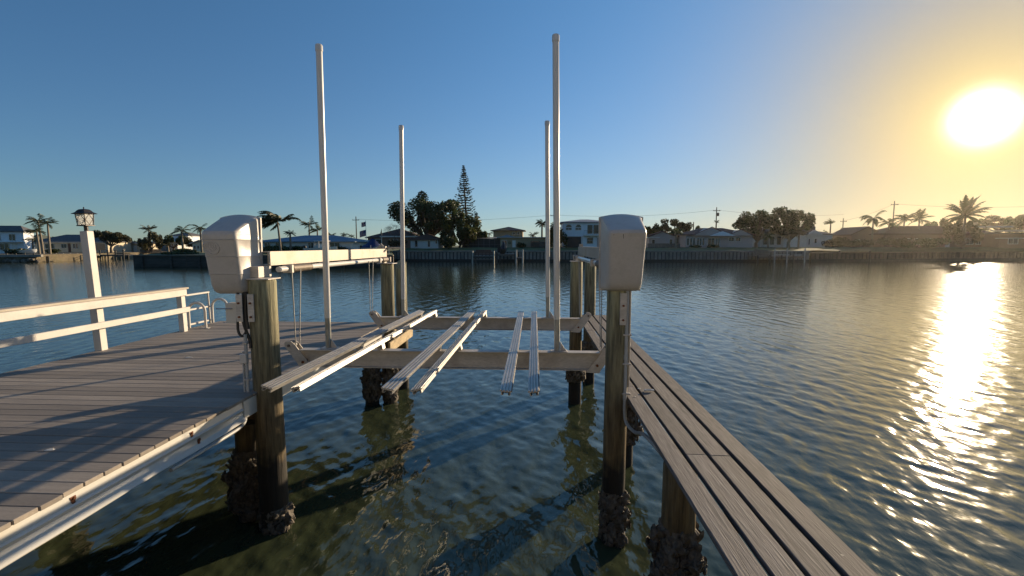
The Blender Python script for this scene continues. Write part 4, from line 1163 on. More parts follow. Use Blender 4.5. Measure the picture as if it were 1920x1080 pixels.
MB().prism([(w * 0.61, 2.46), (w * 0.80, 3.74), (w + 0.3, 2.40), (w + 0.3, 2.54), (w * 0.80, 3.90), (w * 0.61, 2.60)], 'y', -1.05, -0.86).build('gable_trim', m_r_red, h)
for a, b in ((0.01, 0.045), (0.055, 0.09), (0.105, 0.135), (0.165, 0.195), (0.205, 0.235), (0.245, 0.275), (0.455, 0.475), (0.485, 0.505)):
    window(h, w * a, w * b, 0.45, 1.95, 0, None, 1)
window(h, w * 0.33, w * 0.43, 0.15, 1.95, 0, None, 2)
for a, b in ((0.65, 0.675), (0.68, 0.72), (0.75, 0.785), (0.79, 0.82)):
    window(h, w * a, w * b, 1.35, 2.1, 0, None, 1)
h = house('small pink house with a plank fence right of the right motor cover', 1216, 1268, 106, 2.6, 2.3, 8, m_w_pink, m_r_red, 'gable', 1.2)
w = h['w']
MB().cbox(-1.6, w * 0.35, -1.2, -0.5, 2.1, 2.25, 0.02).build('awning', m_trim, h)
window(h, w * 0.75, w * 0.85, 0.5, 1.8, 0, None, 1); window(h, w * 0.12, w * 0.22, 0.8, 1.7)
def make_fence(label, px0, px1, Y, hgt, mat):
    xa, xb = sx(px0, Y), sx(px1, Y)
    t = thing('plank_fence', label, 'fence', (xa, Y, 2.3 if Y < 105 else 1.2))
    n = int((xb - xa) / 0.22)
    me = MB().box(-0.095, 0.095, -0.015, 0.015, 0, hgt).mesh('fence_board', mat)
    for i in range(n):
        put('fence_board', me, t, (0.11 + i * 0.22, 0, 0))
    for z in (0.3, hgt - 0.3):
        MB().box(0, xb - xa, 0.016, 0.06, z, z + 0.09).build('fence_rail', mat, t)
make_fence('grey-brown plank fence before the small pink house', 1214, 1276, 97.5, 1.15, m_dockwood)
make_fence('dark slatted fence at the right end of the porch house', 996, 1030, 98.4, 1.5, m_bulk)
make_fence('low fence behind the sand at left', 262, 303, 112, 0.9, m_dockwood)
h = house('pale house behind the oak trunks at right', 1426, 1478, 108, 2.6, 3.3, 8, m_w_white, m_r_grey, 'hip', 1.2)
w = h['w']
for k in range(3):
    window(h, 0.5 + k * 1.5, 1.4 + k * 1.5, 0.6, 2.4, 0, None, 1)
door(h, w - 1.1, w - 0.2, 2.3, 0, m_w_blue)
h = house('white gabled house with grey roof between the oaks and the brown house', 1512, 1560, 116, 2.6, 3.0, 8, m_w_white, m_r_grey, 'hip', 1.1)
w = h['w']
MB().prism([(-0.3, 2.9), (1.6, 4.1), (3.5, 2.9)], 'y', -0.7, 4).build('gable', m_w_white, h)
MB().cbox(-0.8, 2.2, 0.5, 6, 3.4, 5.0, 0.05).build('upper_roof', m_r_grey, h)
window(h, 1.8, 2.3, 1.0, 2.0); window(h, 0.4, 0.7, 0.6, 2.0)
h = house('tan gabled house left of the long brown house', 1596, 1652, 118, 2.6, 2.9, 8, m_w_brown, m_r_brown, 'gable', 2.0)
w = h['w']
window(h, w * 0.45, w * 0.6, 0.6, 1.5); window(h, w * 0.15, w * 0.25, 0.8, 1.8)
h = house('long low brown house under the sun at right with a chimney', 1655, 1868, 114, 2.6, 3.0, 9, m_w_brown, m_r_brown, 'hip', 2.0, ridge=6.0)
w = h['w']
for k in range(9):
    a = 0.10 + k * 0.09
    if k == 5:
        door(h, w * a, w * a + 1.0, 2.1, 0, m_frame)
    else:
        window(h, w * a, w * a + (1.6 if k % 2 else 1.0), 0.7, 2.0, 0, None, 2)
MB().cbox(w * 0.82, w * 0.93, 3.0, 5.0, 3.5, 5.9, 0.05).build('chimney', m_w_tan, h)
MB().cbox(w * 0.93, w + 5.5, 2.0, 6.0, 4.7, 5.0, 0.04).build('roof_slab', m_r_white, h)
h = house('house with bright white awnings at the far right edge', 1872, 2010, 110, 2.6, 3.0, 8, m_w_brown, m_r_grey, 'flat', 0.3)
w = h['w']
MB().cbox(-2.0, 6.5, -3.2, -0.05, 3.55, 3.75, 0.02).build('awning', m_r_white, h)
MB().cbox(-4.0, 5.0, -5.0, -3.3, 1.9, 2.05, 0.02).build('awning', m_r_white, h)
window(h, 2, 4, 0.8, 2.0, 0, None, 2)

# ------------------------------------------------------------------ trees
def leaf_cloud(mb, rnd, c, rx, ry, rz, n, s):
    for _ in range(n):
        while True:
            u = Vector((rnd.uniform(-1, 1), rnd.uniform(-1, 1), rnd.uniform(-1, 1)))
            if u.length < 1:
                break
        u = u * (0.55 + 0.45 * rnd.random()) if u.length < 0.5 else u
        p = Vector((c[0] + u.x * rx, c[1] + u.y * ry, c[2] + u.z * rz))
        a = Vector((rnd.gauss(0, 1), rnd.gauss(0, 1), rnd.gauss(0, 0.6))).normalized()
        b = a.cross(Vector((rnd.gauss(0, 1), rnd.gauss(0, 1), rnd.gauss(0, 1)))).normalized()
        l, w = s * rnd.uniform(0.7, 1.4), s * rnd.uniform(0.35, 0.65)
        k = len(mb.v)
        mb.v += [tuple(p - a * l), tuple(p + b * w), tuple(p + a * l), tuple(p - b * w)]
        mb.f.append((k, k + 1, k + 2, k + 3))
def raw_mesh(name, mb, mat):
    me = bpy.data.meshes.new(name)
    me.from_pydata(mb.v, [], mb.f); me.materials.append(mat); me.update()
    return me
def tree(label, px, Y, zg, h, rx, n=3200, trunk=0.35, seed=1, mat=None, leaf=0.30, clumps=16, rzf=0.42, name='broadleaf_tree', crown_low=0.35, depth=0.8, top_flat=False):
    rnd = random.Random(seed)
    x = sx(px, Y)
    t = thing(name, label, 'tree', (x, Y, zg))
    tr = MB(); cr = MB()
    zc = h * (crown_low + 1) / 2; half = h * (1 - crown_low) / 2
    fork = h * crown_low * 0.8
    tr.tube([(0, 0, -0.3), (0.05 * h * rnd.uniform(-.3, .3), 0, fork * 0.6), (0.02 * h, 0, fork)], [trunk, trunk * 0.8, trunk * 0.7], 9)
    cs = []
    for i in range(clumps):
        a = 2 * math.pi * i / clumps * 2.4 + rnd.uniform(-.4, .4)
        rr = math.sqrt(rnd.uniform(0.03, 1.0)) * 0.88
        zz = zc + half * rnd.uniform(-0.75, 0.78) * (math.sqrt(max(0.1, 1 - rr * rr)) if not top_flat else 0.8)
        cs.append((math.cos(a) * rr * rx, math.sin(a) * rr * rx * depth, zz))
    for c in cs:
        s = rnd.uniform(0.13, 0.27)
        leaf_cloud(cr, rnd, c, rx * s, rx * s, max(0.5, half * rzf * rnd.uniform(.7, 1.2)), int(n / clumps), leaf)
        mid = (c[0] * 0.45 + rnd.uniform(-.3, .3), c[1] * 0.45, fork + (c[2] - fork) * 0.5)
        tr.tube([(0.02 * h, 0, fork * 0.95), mid, (c[0] * 0.9, c[1] * 0.9, c[2])], [trunk * 0.5, trunk * 0.3, trunk * 0.1], 5)
    tr.build('trunk', m_bark, t, 60)
    put('crown', raw_mesh('crown', cr, mat or m_leaf), t)
    return t
def shrub(label, px, Y, zg, h, rx, n=900, seed=1, mat=None, leaf=0.22, name='shrub'):
    rnd = random.Random(seed)
    t = thing(name, label, 'shrub', (sx(px, Y), Y, zg))
    cr, tr = MB(), MB()
    for i in range(7):
        c = (rnd.uniform(-.7, .7) * rx, rnd.uniform(-.4, .4) * rx, h * rnd.uniform(0.25, 0.68))
        leaf_cloud(cr, rnd, c, rx * 0.42, rx * 0.42, h * 0.36, n // 7, leaf)
        tr.tube([(c[0] * 0.3, c[1] * 0.3, -0.1), c], [0.06, 0.02], 5)
    tr.build('stem', m_bark, t)
    put('foliage', raw_mesh('foliage', cr, mat or m_leaf), t)
def palm(label, px, Y, zg, h, r, n=15, seed=1, wind=(-0.35, 0.0), droop=0.9, lean=0.0, trunk=0.17, mat=None, leafl=0.20, fan=False, pairs=15, up=0.55):
    rnd = random.Random(seed)
    t = thing('palm_tree', label, 'palm tree', (sx(px, Y), Y, zg))
    top = Vector((lean * h, 0, h))
    pts = smooth_path([(0, 0, -0.3), (lean * h * 0.25, 0, h * 0.4), (lean * h * 0.65, 0, h * 0.75), top], 4)
    k = len(pts)
    MB().tube(pts, [trunk * (1.25 - 0.5 * i / k) for i in range(k)], 8).build('trunk', m_ptrunk, t, 60)
    cr = MB()
    for i in range(n):
        a = 2 * math.pi * i / n + rnd.uniform(-.25, .25)
        el = rnd.uniform(-0.35, 1.0) * up * 1.6 + 0.1
        d = Vector((math.cos(a) * math.cos(el), math.sin(a) * math.cos(el), math.sin(el)))
        L_ = r * rnd.uniform(0.85, 1.12)
        p = top.copy(); seg = 9; path = [p.copy()]
        for s in range(seg):
            f = (s + 1) / seg
            d = (d + Vector((wind[0], wind[1], 0)) * 0.30 + Vector((0, 0, -droop * 0.24 * f))).normalized()
            p = p + d * (L_ / seg)
            path.append(p.copy())
        cr.tube(path, [0.035 * (1.1 - j / (seg + 1)) for j in range(seg + 1)], 4, cap=False)
        for j in range(pairs):
            f = (0.12 + 0.88 * j / pairs) if not fan else 0.55 + 0.45 * j / pairs
            u = f * seg; q = min(int(u), seg - 1)
            b = path[q].lerp(path[q + 1], u - q)
            tan = (path[q + 1] - path[q]).normalized()
            sd = tan.cross(Vector((0, 0, 1)))
            sd = sd.normalized() if sd.length > 0.05 else Vector((1, 0, 0))
            ll = r * leafl * 1.5 * math.sin(math.pi * min(0.98, 0.12 + f * 0.85)) * rnd.uniform(0.8, 1.15)
            for s in (-1, 1):
                tip = b + (sd * s * 0.75 + tan * 0.75 + Vector((wind[0] * 0.4, 0, -0.42 - rnd.uniform(0, .3)))).normalized() * ll
                m1 = b.lerp(tip, 0.45) + Vector((0, 0, ll * 0.08))
                wv = tan * (0.045 * r / 2.0)
                kk = len(cr.v)
                cr.v += [tuple(b - wv * 0.5), tuple(b + wv), tuple(m1 + wv), tuple(tip), tuple(m1 - wv)]
                cr.f.append((kk, kk + 1, kk + 2, kk + 3, kk + 4))
    put('crown', raw_mesh('crown', cr, mat or m_frond), t)
    return t
def pz(py, Y, zg):
    return sz(py, Y) - zg

GL, GP, GC = 1.35, 1.72, 2.6
palm('tall palm, rightmost of the three at the far left', 93, 88, GL, pz(417, 88, GL), 2.0, 15, 1, (-0.25, 0), 1.0)
palm('tall palm in the middle of the far-left three', 80, 90, GL, pz(412, 90, GL), 2.2, 16, 2, (-0.5, 0), 0.9, -0.08)
palm('shorter palm, leftmost of the far-left three', 73, 88, GL, pz(433, 88, GL), 2.2, 16, 3, (-0.5, 0), 0.9, -0.05)
palm('low leaning palm beside the far-left two-storey house', 62, 94, GL, pz(448, 94, GL), 1.7, 14, 4, (-0.6, 0), 0.9)
palm('feathery palm behind low shrubs left of the canal', 281, 120, GP, pz(430, 120, GP), 2.4, 16, 5, (-0.05, 0), 0.75, mat=m_leaf_b)
palm('curving palm left of its twin beside the left motor cover', 343, 84, GP, pz(432, 84, GP), 2.1, 12, 6, (-0.3, 0), 1.1, -0.03)
palm('slim palm touching the left edge of the left motor cover', 378, 84, GP, pz(427, 84, GP), 1.9, 12, 7, (-0.2, 0), 1.1, -0.02)
palm('young palm on the canal bank before the carport house', 315, 96, GP, pz(461, 96, GP), 1.3, 11, 8, (-0.2, 0), 1.0, mat=m_leaf_b)
palm('tall wind-swept palm whose fronds all stream left, right of the left motor cover', 526, 72, GP, pz(415, 72, GP), 3.9, 26, 9, (-0.95, 0), 1.25, -0.07, 0.15, pairs=26, leafl=0.15, up=0.85)
palm('small dark palm before the blue-grey roof', 545, 76, GP, pz(437, 76, GP), 1.15, 14, 10, (-0.2, 0), 0.9)
palm('pair palm behind the left guide pole, spreading', 581, 100, GP, pz(421, 100, GP), 2.2, 15, 11, (-0.3, 0), 0.9)
palm('yellow-green palm hidden behind the left guide pole', 596, 98, GP, pz(431, 98, GP), 2.2, 16, 12, (-0.3, 0), 0.9, mat=m_leaf_y)
palm('tiny distant palm between the guide pole and the utility pole', 645, 150, GP, pz(440, 150, GP), 1.7, 13, 13, (0, 0), 0.9)
palm('second tiny distant palm left of the utility pole', 659, 150, GP, pz(443, 150, GP), 1.6, 13, 14, (0, 0), 0.9)
palm('distant palm peeking over the blue-grey roof near the guide pole', 622, 140, GP, pz(441, 140, GP), 1.8, 13, 15, (0, 0), 0.9)
palm('cabbage palm left of the thin right guide pole', 1016, 104, GC, pz(419, 104, GC), 1.9, 24, 16, (-0.1, 0), 1.1, 0, 0.2, up=0.6, pairs=16)
palm('low dark palm beside the porch house roof', 1000, 112, GC, pz(441, 112, GC), 1.5, 14, 17, (0, 0), 0.8)
palm('small dark palm behind the porch roof at its left end', 917, 116, GC, pz(438, 116, GC), 1.2, 12, 18, (0, 0), 0.9)
palm('bushy palm before the small pink house', 1267, 97, GC, pz(437, 97, GC), 1.9, 20, 19, (-0.1, 0), 0.8, 0, 0.22, mat=m_leaf)
palm('tiny cabbage palm beside the tall pole over the pink bungalow', 1342, 150, GC, pz(417, 150, GC), 1.1, 14, 20, (0, 0), 0.9, 0, 0.1)
palm('palm with red-brown trunk under the right oak', 1478, 100, GC, pz(440, 100, GC), 2.0, 15, 21, (-0.1, 0), 1.2, 0.05, mat=m_leaf_b)
palm('palm under the left part of the right oaks', 1440, 99, GC, pz(443, 99, GC), 1.8, 15, 22, (-0.1, 0), 1.2, -0.04, mat=m_leaf_y)
palm('drooping palm at the right end of the oaks', 1497, 101, GC, pz(436, 101, GC), 2.0, 15, 23, (-0.1, 0), 1.2, mat=m_leaf_b)
palm('small palm silhouette swept left over the white gabled house', 1555, 122, GC, pz(421, 122, GC), 1.9, 13, 24, (-0.7, 0), 0.8)
palm('arching palm with drooping fronds left of the tall right pole', 1634, 112, GC, pz(411, 112, GC), 3.3, 13, 25, (-0.25, 0), 1.7, 0.0, pairs=18)
palm('small palm between the arching palm and the tall right pole', 1664, 116, GC, pz(419, 116, GC), 2.6, 15, 26, (-0.2, 0), 1.1)
palm('bushy palm right of the tall right pole', 1692, 118, GC, pz(414, 118, GC), 3.0, 16, 27, (-0.2, 0), 1.1)
palm('palm with an upright spear leaf over the brown house', 1720, 116, GC, pz(414, 116, GC), 3.0, 16, 28, (0.1, 0), 0.9, up=0.85)
palm('large coconut palm with spreading crown under the sun', 1805, 108, GC, pz(407, 108, GC), 4.5, 30, 29, (0.0, 0), 0.85, 0, 0.25, pairs=30, leafl=0.13, up=0.85)

tree('round-topped umbrella tree with tan crown right of the lamp post', 208, 104, GL, pz(432, 104, GL), 4.4, 3600, 0.30, 31, m_leaf_b, 0.24, 16, 0.5, crown_low=0.38)
tree('bushy olive tree below the feathery palm', 283, 112, GP, pz(437, 112, GP), 3.0, 2600, 0.2, 32, m_leaf_b, 0.26, 12, 0.6, crown_low=0.05)
tree('ragged dark tree behind the twin canal palms', 325, 124, GP, pz(437, 124, GP), 3.8, 2200, 0.25, 33, None, 0.3, 12, crown_low=0.15)
tree('tangled brown tree behind the left motor cover', 372, 122, GP, pz(440, 122, GP), 4.6, 2600, 0.25, 34, m_leaf_b, 0.3, 14, crown_low=0.1)
tree('great dark spreading tree behind the second left guide pole', 800, 103, GC, pz(356, 103, GC), 8.4, 12500, 0.5, 35, None, 0.27, 46, 0.26, crown_low=0.14)
tree('yellow-green leaning tree below the tall pine', 862, 100, GC, pz(398, 100, GC), 4.6, 5200, 0.3, 36, m_leaf_y, 0.28, 18, 0.5, crown_low=0.06)
tree('dark shrubby tree left of the screened porch', 845, 97, GC, pz(428, 97, GC), 2.8, 2800, 0.2, 37, None, 0.25, 12, 0.6, crown_low=0.02)
tree('sunlit low tree just left of the porch roof', 890, 104, GC, pz(416, 104, GC), 3.2, 2600, 0.2, 38, m_leaf_y, 0.28, 12, 0.5, crown_low=0.12)
tree('lacy tree with open crown behind the small pink house', 1266, 112, GC, pz(406, 112, GC), 4.4, 3000, 0.25, 39, m_leaf_b, 0.24, 18, 0.32, crown_low=0.45)
tree('dark bushy tree right of the lacy tree', 1290, 114, GC, pz(418, 114, GC), 3.0, 2200, 0.2, 40, None, 0.28, 10, crown_low=0.15)
tree('rounded tree beside the right motor cover', 1221, 110, GC, pz(420, 110, GC), 2.7, 2200, 0.2, 41, m_leaf_y, 0.28, 10, crown_low=0.05)
tree('low hedge-like tree behind the small pink house', 1240, 116, GC, pz(428, 116, GC), 3.6, 1800, 0.2, 42, None, 0.3, 10, crown_low=0.05)
tree('wide dark oak, left of the two big ones at right', 1418, 106, GC, pz(391, 106, GC), 5.0, 6000, 0.4, 43, None, 0.26, 30, 0.28, crown_low=0.20)
tree('tall dark oak, right of the two big ones at right', 1478, 106, GC, pz(386, 106, GC), 5.0, 6000, 0.4, 44, None, 0.26, 30, 0.28, crown_low=0.22)
tree('distant wiry tree behind the right pole', 1592, 150, GC, pz(424, 150, GC), 5.2, 1800, 0.25, 45, m_leaf_b, 0.28, 14, 0.35, crown_low=0.3)
tree('reddish bush tree left of the coconut palm', 1776, 116, GC, pz(404, 116, GC), 3.2, 2400, 0.25, 46, m_leaf_b, 0.28, 12, crown_low=0.15)
tree('low bushy tree round the foot of the coconut palm', 1803, 106, GC, pz(419, 106, GC), 3.6, 2400, 0.2, 50, m_leaf_b, 0.28, 12, 0.5, crown_low=0.05)
tree('flat-topped tree right of the chimney', 1868, 140, GC, pz(404, 140, GC), 6.2, 2800, 0.3, 47, m_leaf_b, 0.3, 16, 0.25, crown_low=0.55, top_flat=True)
tree('dark tree at the right edge of view', 1922, 122, GC, pz(398, 122, GC), 5.0, 2800, 0.3, 48, None, 0.3, 14, crown_low=0.25)
tree('small round tree behind the brown house roof', 1738, 124, GC, pz(415, 124, GC), 2.4, 1400, 0.2, 49, None, 0.28, 9, crown_low=0.2)
rnd = random.Random(77)
far_line = [(120, 150, 441), (150, 150, 447), (232, 190, 450), (247, 190, 451), (262, 170, 452), (300, 165, 453), (182, 140, 446), (640, 160, 450), (725, 140, 446), (1190, 150, 438), (1325, 160, 436), (1565, 160, 432), (1610, 150, 430), (45, 140, 452), (1700, 150, 418), (1835, 150, 414), (410, 150, 447), (445, 150, 449), (475, 140, 450), (1050, 130, 446)]
far_lab = ['beyond the long dark grey roof at left', 'behind the lamp post foot of sky', 'as a tiny tuft left of the feathery palm', 'as the second tiny tuft left of the feathery palm', 'low behind the white carport', 'low left of the twin canal palms', 'behind the left umbrella tree', 'over the blue-grey roof end', 'behind the dark-roofed house', 'hidden behind the right motor cover', 'behind the pink bungalow ridge', 'behind the white gabled house', 'behind the tan gabled house', 'behind the greenish roof at far left', 'behind the brown house ridge', 'behind the chimney', 'behind the left motor cover, leftward', 'behind the left motor cover', 'between the left motor cover and the streaming palm', 'beside the pale blue two-storey house']
for (px, Y, py), lab in zip(far_line, far_lab):
    tree('distant dark tree ' + lab, px, Y, 1.7, pz(py, Y, 1.7), rnd.uniform(3.0, 4.5), 900, 0.2, rnd.randint(1, 999), None, 0.34, 9, 0.6, crown_low=0.05)
shrub('dark hedge before the blue-grey roofed house, left half', 520, 76, GP, 1.25, 3.2, 1300, 51)
shrub('dark hedge before the blue-grey roofed house by the small palm', 552, 77, GP, 1.2, 2.4, 1000, 52)
shrub('dark shrubbery under the porch of the blue-grey roofed house', 630, 78, GP, 1.2, 3.0, 1000, 53)
shrub('big dark bush between white house and screened porch', 838, 93, GC, 2.6, 2.4, 1900, 54, None, 0.2)
shrub('bush at the corner of the tan porch house', 977, 98, GC, 1.1, 1.0, 500, 55)
shrub('low bush before the pink bungalow windows', 1300, 99, GC, 0.5, 1.6, 400, 56)
shrub('low bush at the pink bungalow sliding door', 1337, 99, GC, 0.6, 1.2, 400, 57)
shrub('climbing bush at the left corner of the arched-window house', 1053, 97, GC, 4.4, 1.2, 1300, 58)
shrub('second dark bush left of the arched-window house', 1040, 98, GC, 5.2, 1.3, 1500, 59)
shrub('green hedge right of the white gabled house', 1562, 110, GC, 2.4, 2.6, 1300, 60, m_leaf_b)
shrub('wide hedge before the brown house, left part', 1690, 106, GC, 2.2, 4.0, 1700, 61, m_leaf_b)
shrub('wide hedge before the brown house, middle part', 1735, 104, GC, 2.0, 4.0, 1700, 62)
shrub('hedge along the dark seawall at right', 1610, 108, GC, 1.8, 4.0, 1500, 63, m_leaf_b)
shrub('garden bush behind the far-left dock', 30, 84, GL, 1.2, 2.0, 700, 64)
shrub('garden bush below the far-left palms', 100, 92, GL, 1.0, 1.8, 600, 65)
shrub('hedge under the canal palms', 352, 82, GP, 0.8, 2.6, 700, 66)
shrub('shrub at the foot of the bare tree', 745, 92, GC, 1.6, 2.2, 900, 67, m_leaf_b)
shrub('grey bush at the edge of the point lot', 335, 66, GP, 0.35, 3.0, 500, 68)

def norfolk():
    rnd = random.Random(5)
    Y = 108.0
    zg = GC
    H = pz(309, Y, zg)
    t = thing('norfolk_pine', 'tall narrow tiered pine rising above the trees left of centre', 'tree', (sx(874, Y), Y, zg), rot=(0, -0.025, 0))
    MB().tube([(0.5, 0, -0.3), (0.25, 0, H * 0.4), (0, 0, H * 0.8), (-0.05, 0, H)], [0.28, 0.24, 0.12, 0.03], 8).build('trunk', m_bark, t, 60)
    cr = MB()
    z = H * 0.32
    while z < H - 0.15:
        f = (z - H * 0.32) / (H * 0.68)
        R = 2.35 * min(1.0, (1.02 - f) * 1.75) * (0.75 + 0.25 * min(1, f * 6))
        xt = 0.25 * (1 - f)
        for i in range(7):
            if rnd.random() < 0.18:
                continue
            a = 2 * math.pi * i / 7 + z * 1.3 + rnd.uniform(-.2, .2)
            L_ = R * rnd.uniform(0.75, 1.1)
            d = Vector((math.cos(a), math.sin(a), 0))
            p0 = Vector((xt, 0, z)); p1 = p0 + d * L_ * 0.6 + Vector((0, 0, -0.10 * L_)); p2 = p0 + d * L_ + Vector((0, 0, 0.12 * L_))
            cr.tube([p0, p1, p2], [0.035, 0.03, 0.01], 4, cap=False)
            for k in range(int(11 * L_ / 2) + 5):
                u = rnd.uniform(0.2, 1.0)
                b = p0.lerp(p1, u / 0.6) if u < 0.6 else p1.lerp(p2, (u - 0.6) / 0.4)
                leaf_cloud(cr, rnd, b + Vector((0, 0, 0.10)), 0.20, 0.20, 0.12, 3, 0.14)
        z += 0.62 * (1 - 0.35 * f) * rnd.uniform(0.85, 1.15)
    put('crown', raw_mesh('crown', cr, m_pine), t)
norfolk()
def cactus():
    Y = 106.0
    t = thing('cypress_tree', 'slim dark column of foliage beside the tall pine', 'tree', (sx(893, Y), Y, GC))
    H = pz(400, Y, GC)
    rnd = random.Random(9)
    MB().tube([(0, 0, -0.2), (0, 0, H * 0.9)], [0.16, 0.08], 7).build('trunk', m_bark, t)
    cr = MB()
    for i in range(26):
        z = H * (0.35 + 0.65 * i / 25)
        leaf_cloud(cr, rnd, (0, 0, z), 0.42, 0.42, 0.3, 34, 0.14)
    put('crown', raw_mesh('crown', cr, m_pine), t)
cactus()
def bare_tree():
    rnd = random.Random(12)
    Y = 94.0
    t = thing('bare_tree', 'leafless reddish tree before the dark-roofed house', 'tree', (sx(742, Y), Y, GC))
    tw = MB()
    def grow(p, d, l, r, n):
        q = p + d * l
        tw.tube([p, q], [r, r * 0.65], 4, cap=False)
        if n:
            for _ in range(3):
                nd = (d + Vector((rnd.gauss(0, .55), rnd.gauss(0, .55), rnd.gauss(0.1, .35)))).normalized()
                grow(q, nd, l * rnd.uniform(0.6, 0.85), r * 0.6, n - 1)
    tr = MB().tube([(0, 0, -0.2), (0.1, 0, 1.1)], [0.12, 0.10], 7)
    grow(Vector((0.1, 0, 1.1)), Vector((-0.25, 0, 1)).normalized(), 1.4, 0.07, 5)
    grow(Vector((0.1, 0, 1.1)), Vector((0.35, 0, 1)).normalized(), 1.3, 0.07, 5)
    tr.build('trunk', m_bare, t)
    put('crown', raw_mesh('crown', tw, m_bare), t)
bare_tree()

# ------------------------------------------------------------------ poles, wires, flags
def utility_pole(label, px, Y, py_top, arm=True, transformer=False):
    zg = 1.9
    H = pz(py_top, Y, zg)
    t = thing('utility_pole', label, 'utility pole', (sx(px, Y), Y, zg))
    MB().tube([(0, 0, -0.3), (0, 0, H)], [0.17, 0.11], 9).build('shaft', m_bark, t, 50)
    if arm:
        MB().box(-0.9, 0.9, -0.16, -0.07, H - 1.0, H - 0.86).build('cross_arm', m_bark, t)
        for x in (-0.8, 0.0, 0.8):
            MB().tube([(x, -0.12, H - 0.859), (x, -0.12, H - 0.68)], 0.05, 6).build('insulator', m_r_grey, t)
    if transformer:
        MB().tube([(0.42, 0, H - 2.3), (0.42, 0, H - 2.2), (0.42, 0, H - 1.5), (0.42, 0, H - 1.4)], [0.2, 0.28, 0.28, 0.18], 10).build('transformer', m_r_grey, t, 40)
    return Vector((sx(px, Y), Y, zg + H - 0.7))
A1 = utility_pole('slim utility pole left of the flags', 669, 120, 405)
A2 = utility_pole('utility pole with transformer above the pink bungalow', 1341, 125, 390, True, True)
A3 = utility_pole('short utility pole right of the white gabled house', 1578, 140, 411, True)
A4 = utility_pole('tall dark utility pole among the palms at right', 1671, 122, 380)
A5 = utility_pole('leaning utility pole glimpsed behind the right guide poles', 1038, 120, 398)
A6 = utility_pole('thin post behind the pink bungalow roof', 1299, 120, 417, False)
def wire(label, a, b, sag):
    n = 16
    pts = [a.lerp(b, i / n) - Vector((0, 0, sag * 4 * (i / n) * (1 - i / n))) for i in range(n + 1)]
    mb = MB().tube([p - a for p in pts], 0.022, 4)
    mb.build('power_line', m_black, None, loc=a, label=label, cat='power line')
wire('power line from the flag-side pole to the centre pole', A1, A5, 0.9)
wire('power line from the centre pole to the transformer pole', A5, A2, 0.9)
wire('power line from the transformer pole toward the oaks', A2, A3 + Vector((0, 0, 1.8)), 0.8)
wire('power line between the two right poles', A3, A4, 0.5)
wire('power line from the tall right pole out of view', A4, Vector((sx(2000, 118), 118, A4.z - 0.6)), 0.8)
def flagpole():
    Y = 86.0
    zg = GP
    H = pz(412, Y, zg)
    t = thing('flagpole', 'white flagpole flying two red and white striped flags left of the big tree', 'flagpole', (sx(687, Y), Y, zg))
    MB().tube([(0, 0, -0.2), (0, 0, H)], [0.06, 0.035], 8).build('pole', m_frame, t)
    m_red = M('flag_red', (0.42, 0.05, 0.06), 0.8, 0.1, 2, trans=0.5); m_fw = M('flag_white', (0.68, 0.62, 0.6), 0.8, 0.1, 2, trans=0.5); m_blue = M('flag_blue', (0.03, 0.045, 0.14), 0.8, 0.1, 2)
    for z1, hgt, ln, sgn in ((H - 0.25, 0.85, 0.80, -1), (H - 1.75, 1.15, 1.25, -1)):
        n = 13
        f = MB().box(-0.001, 0.001, -0.001, 0.001, z1 - hgt, z1).build('flag', m_fw, t)
        for k in range(n):
            za, zb = z1 - hgt * (k + 1) / n, z1 - hgt * k / n
            mb = MB(); x0 = ln * 0.4 if k < 7 else 0.03
            cols = 10; r0, r1 = [], []
            ring = []
            for c in range(cols + 1):
                x = x0 + (ln - x0) * c / cols
                yy = 0.10 * math.sin(x * 6.0) ; dz = -0.28 * x
                ring.append([(sgn * x, yy - 0.006, za + dz), (sgn * x, yy - 0.006, zb + dz), (sgn * x, yy + 0.006, zb + dz), (sgn * x, yy + 0.006, za + dz)])
            mb.loft(ring).build('stripe', m_red if k % 2 == 0 else m_fw, f)
        ring = []
        for c in range(6):
            x = 0.03 + (ln * 0.4 - 0.03) * c / 5
            yy = 0.10 * math.sin(x * 6.0); dz = -0.28 * x
            ring.append([(sgn * x, yy - 0.008, z1 - hgt * 7 / n + dz), (sgn * x, yy - 0.008, z1 + dz), (sgn * x, yy + 0.008, z1 + dz), (sgn * x, yy + 0.008, z1 - hgt * 7 / n + dz)])
        MB().loft(ring).build('canton', m_blue, f)
flagpole()
t = thing('flagpole', 'short pole with a furled dark flag beside the blue-covered boat', 'flagpole', (sx(716, 84), 84, GP))
MB().tube([(0, 0, -0.2), (0, 0, pz(428, 84, GP))], 0.04, 6).build('pole', m_frame, t)
MB().tube([(0.02, 0, pz(429, 84, GP)), (-0.06, 0, pz(436, 84, GP)), (-0.10, 0.03, pz(447, 84, GP))], [0.03, 0.14, 0.05], 7).build('flag', M('dark_flag', (0.03, 0.045, 0.05), 0.8), t)

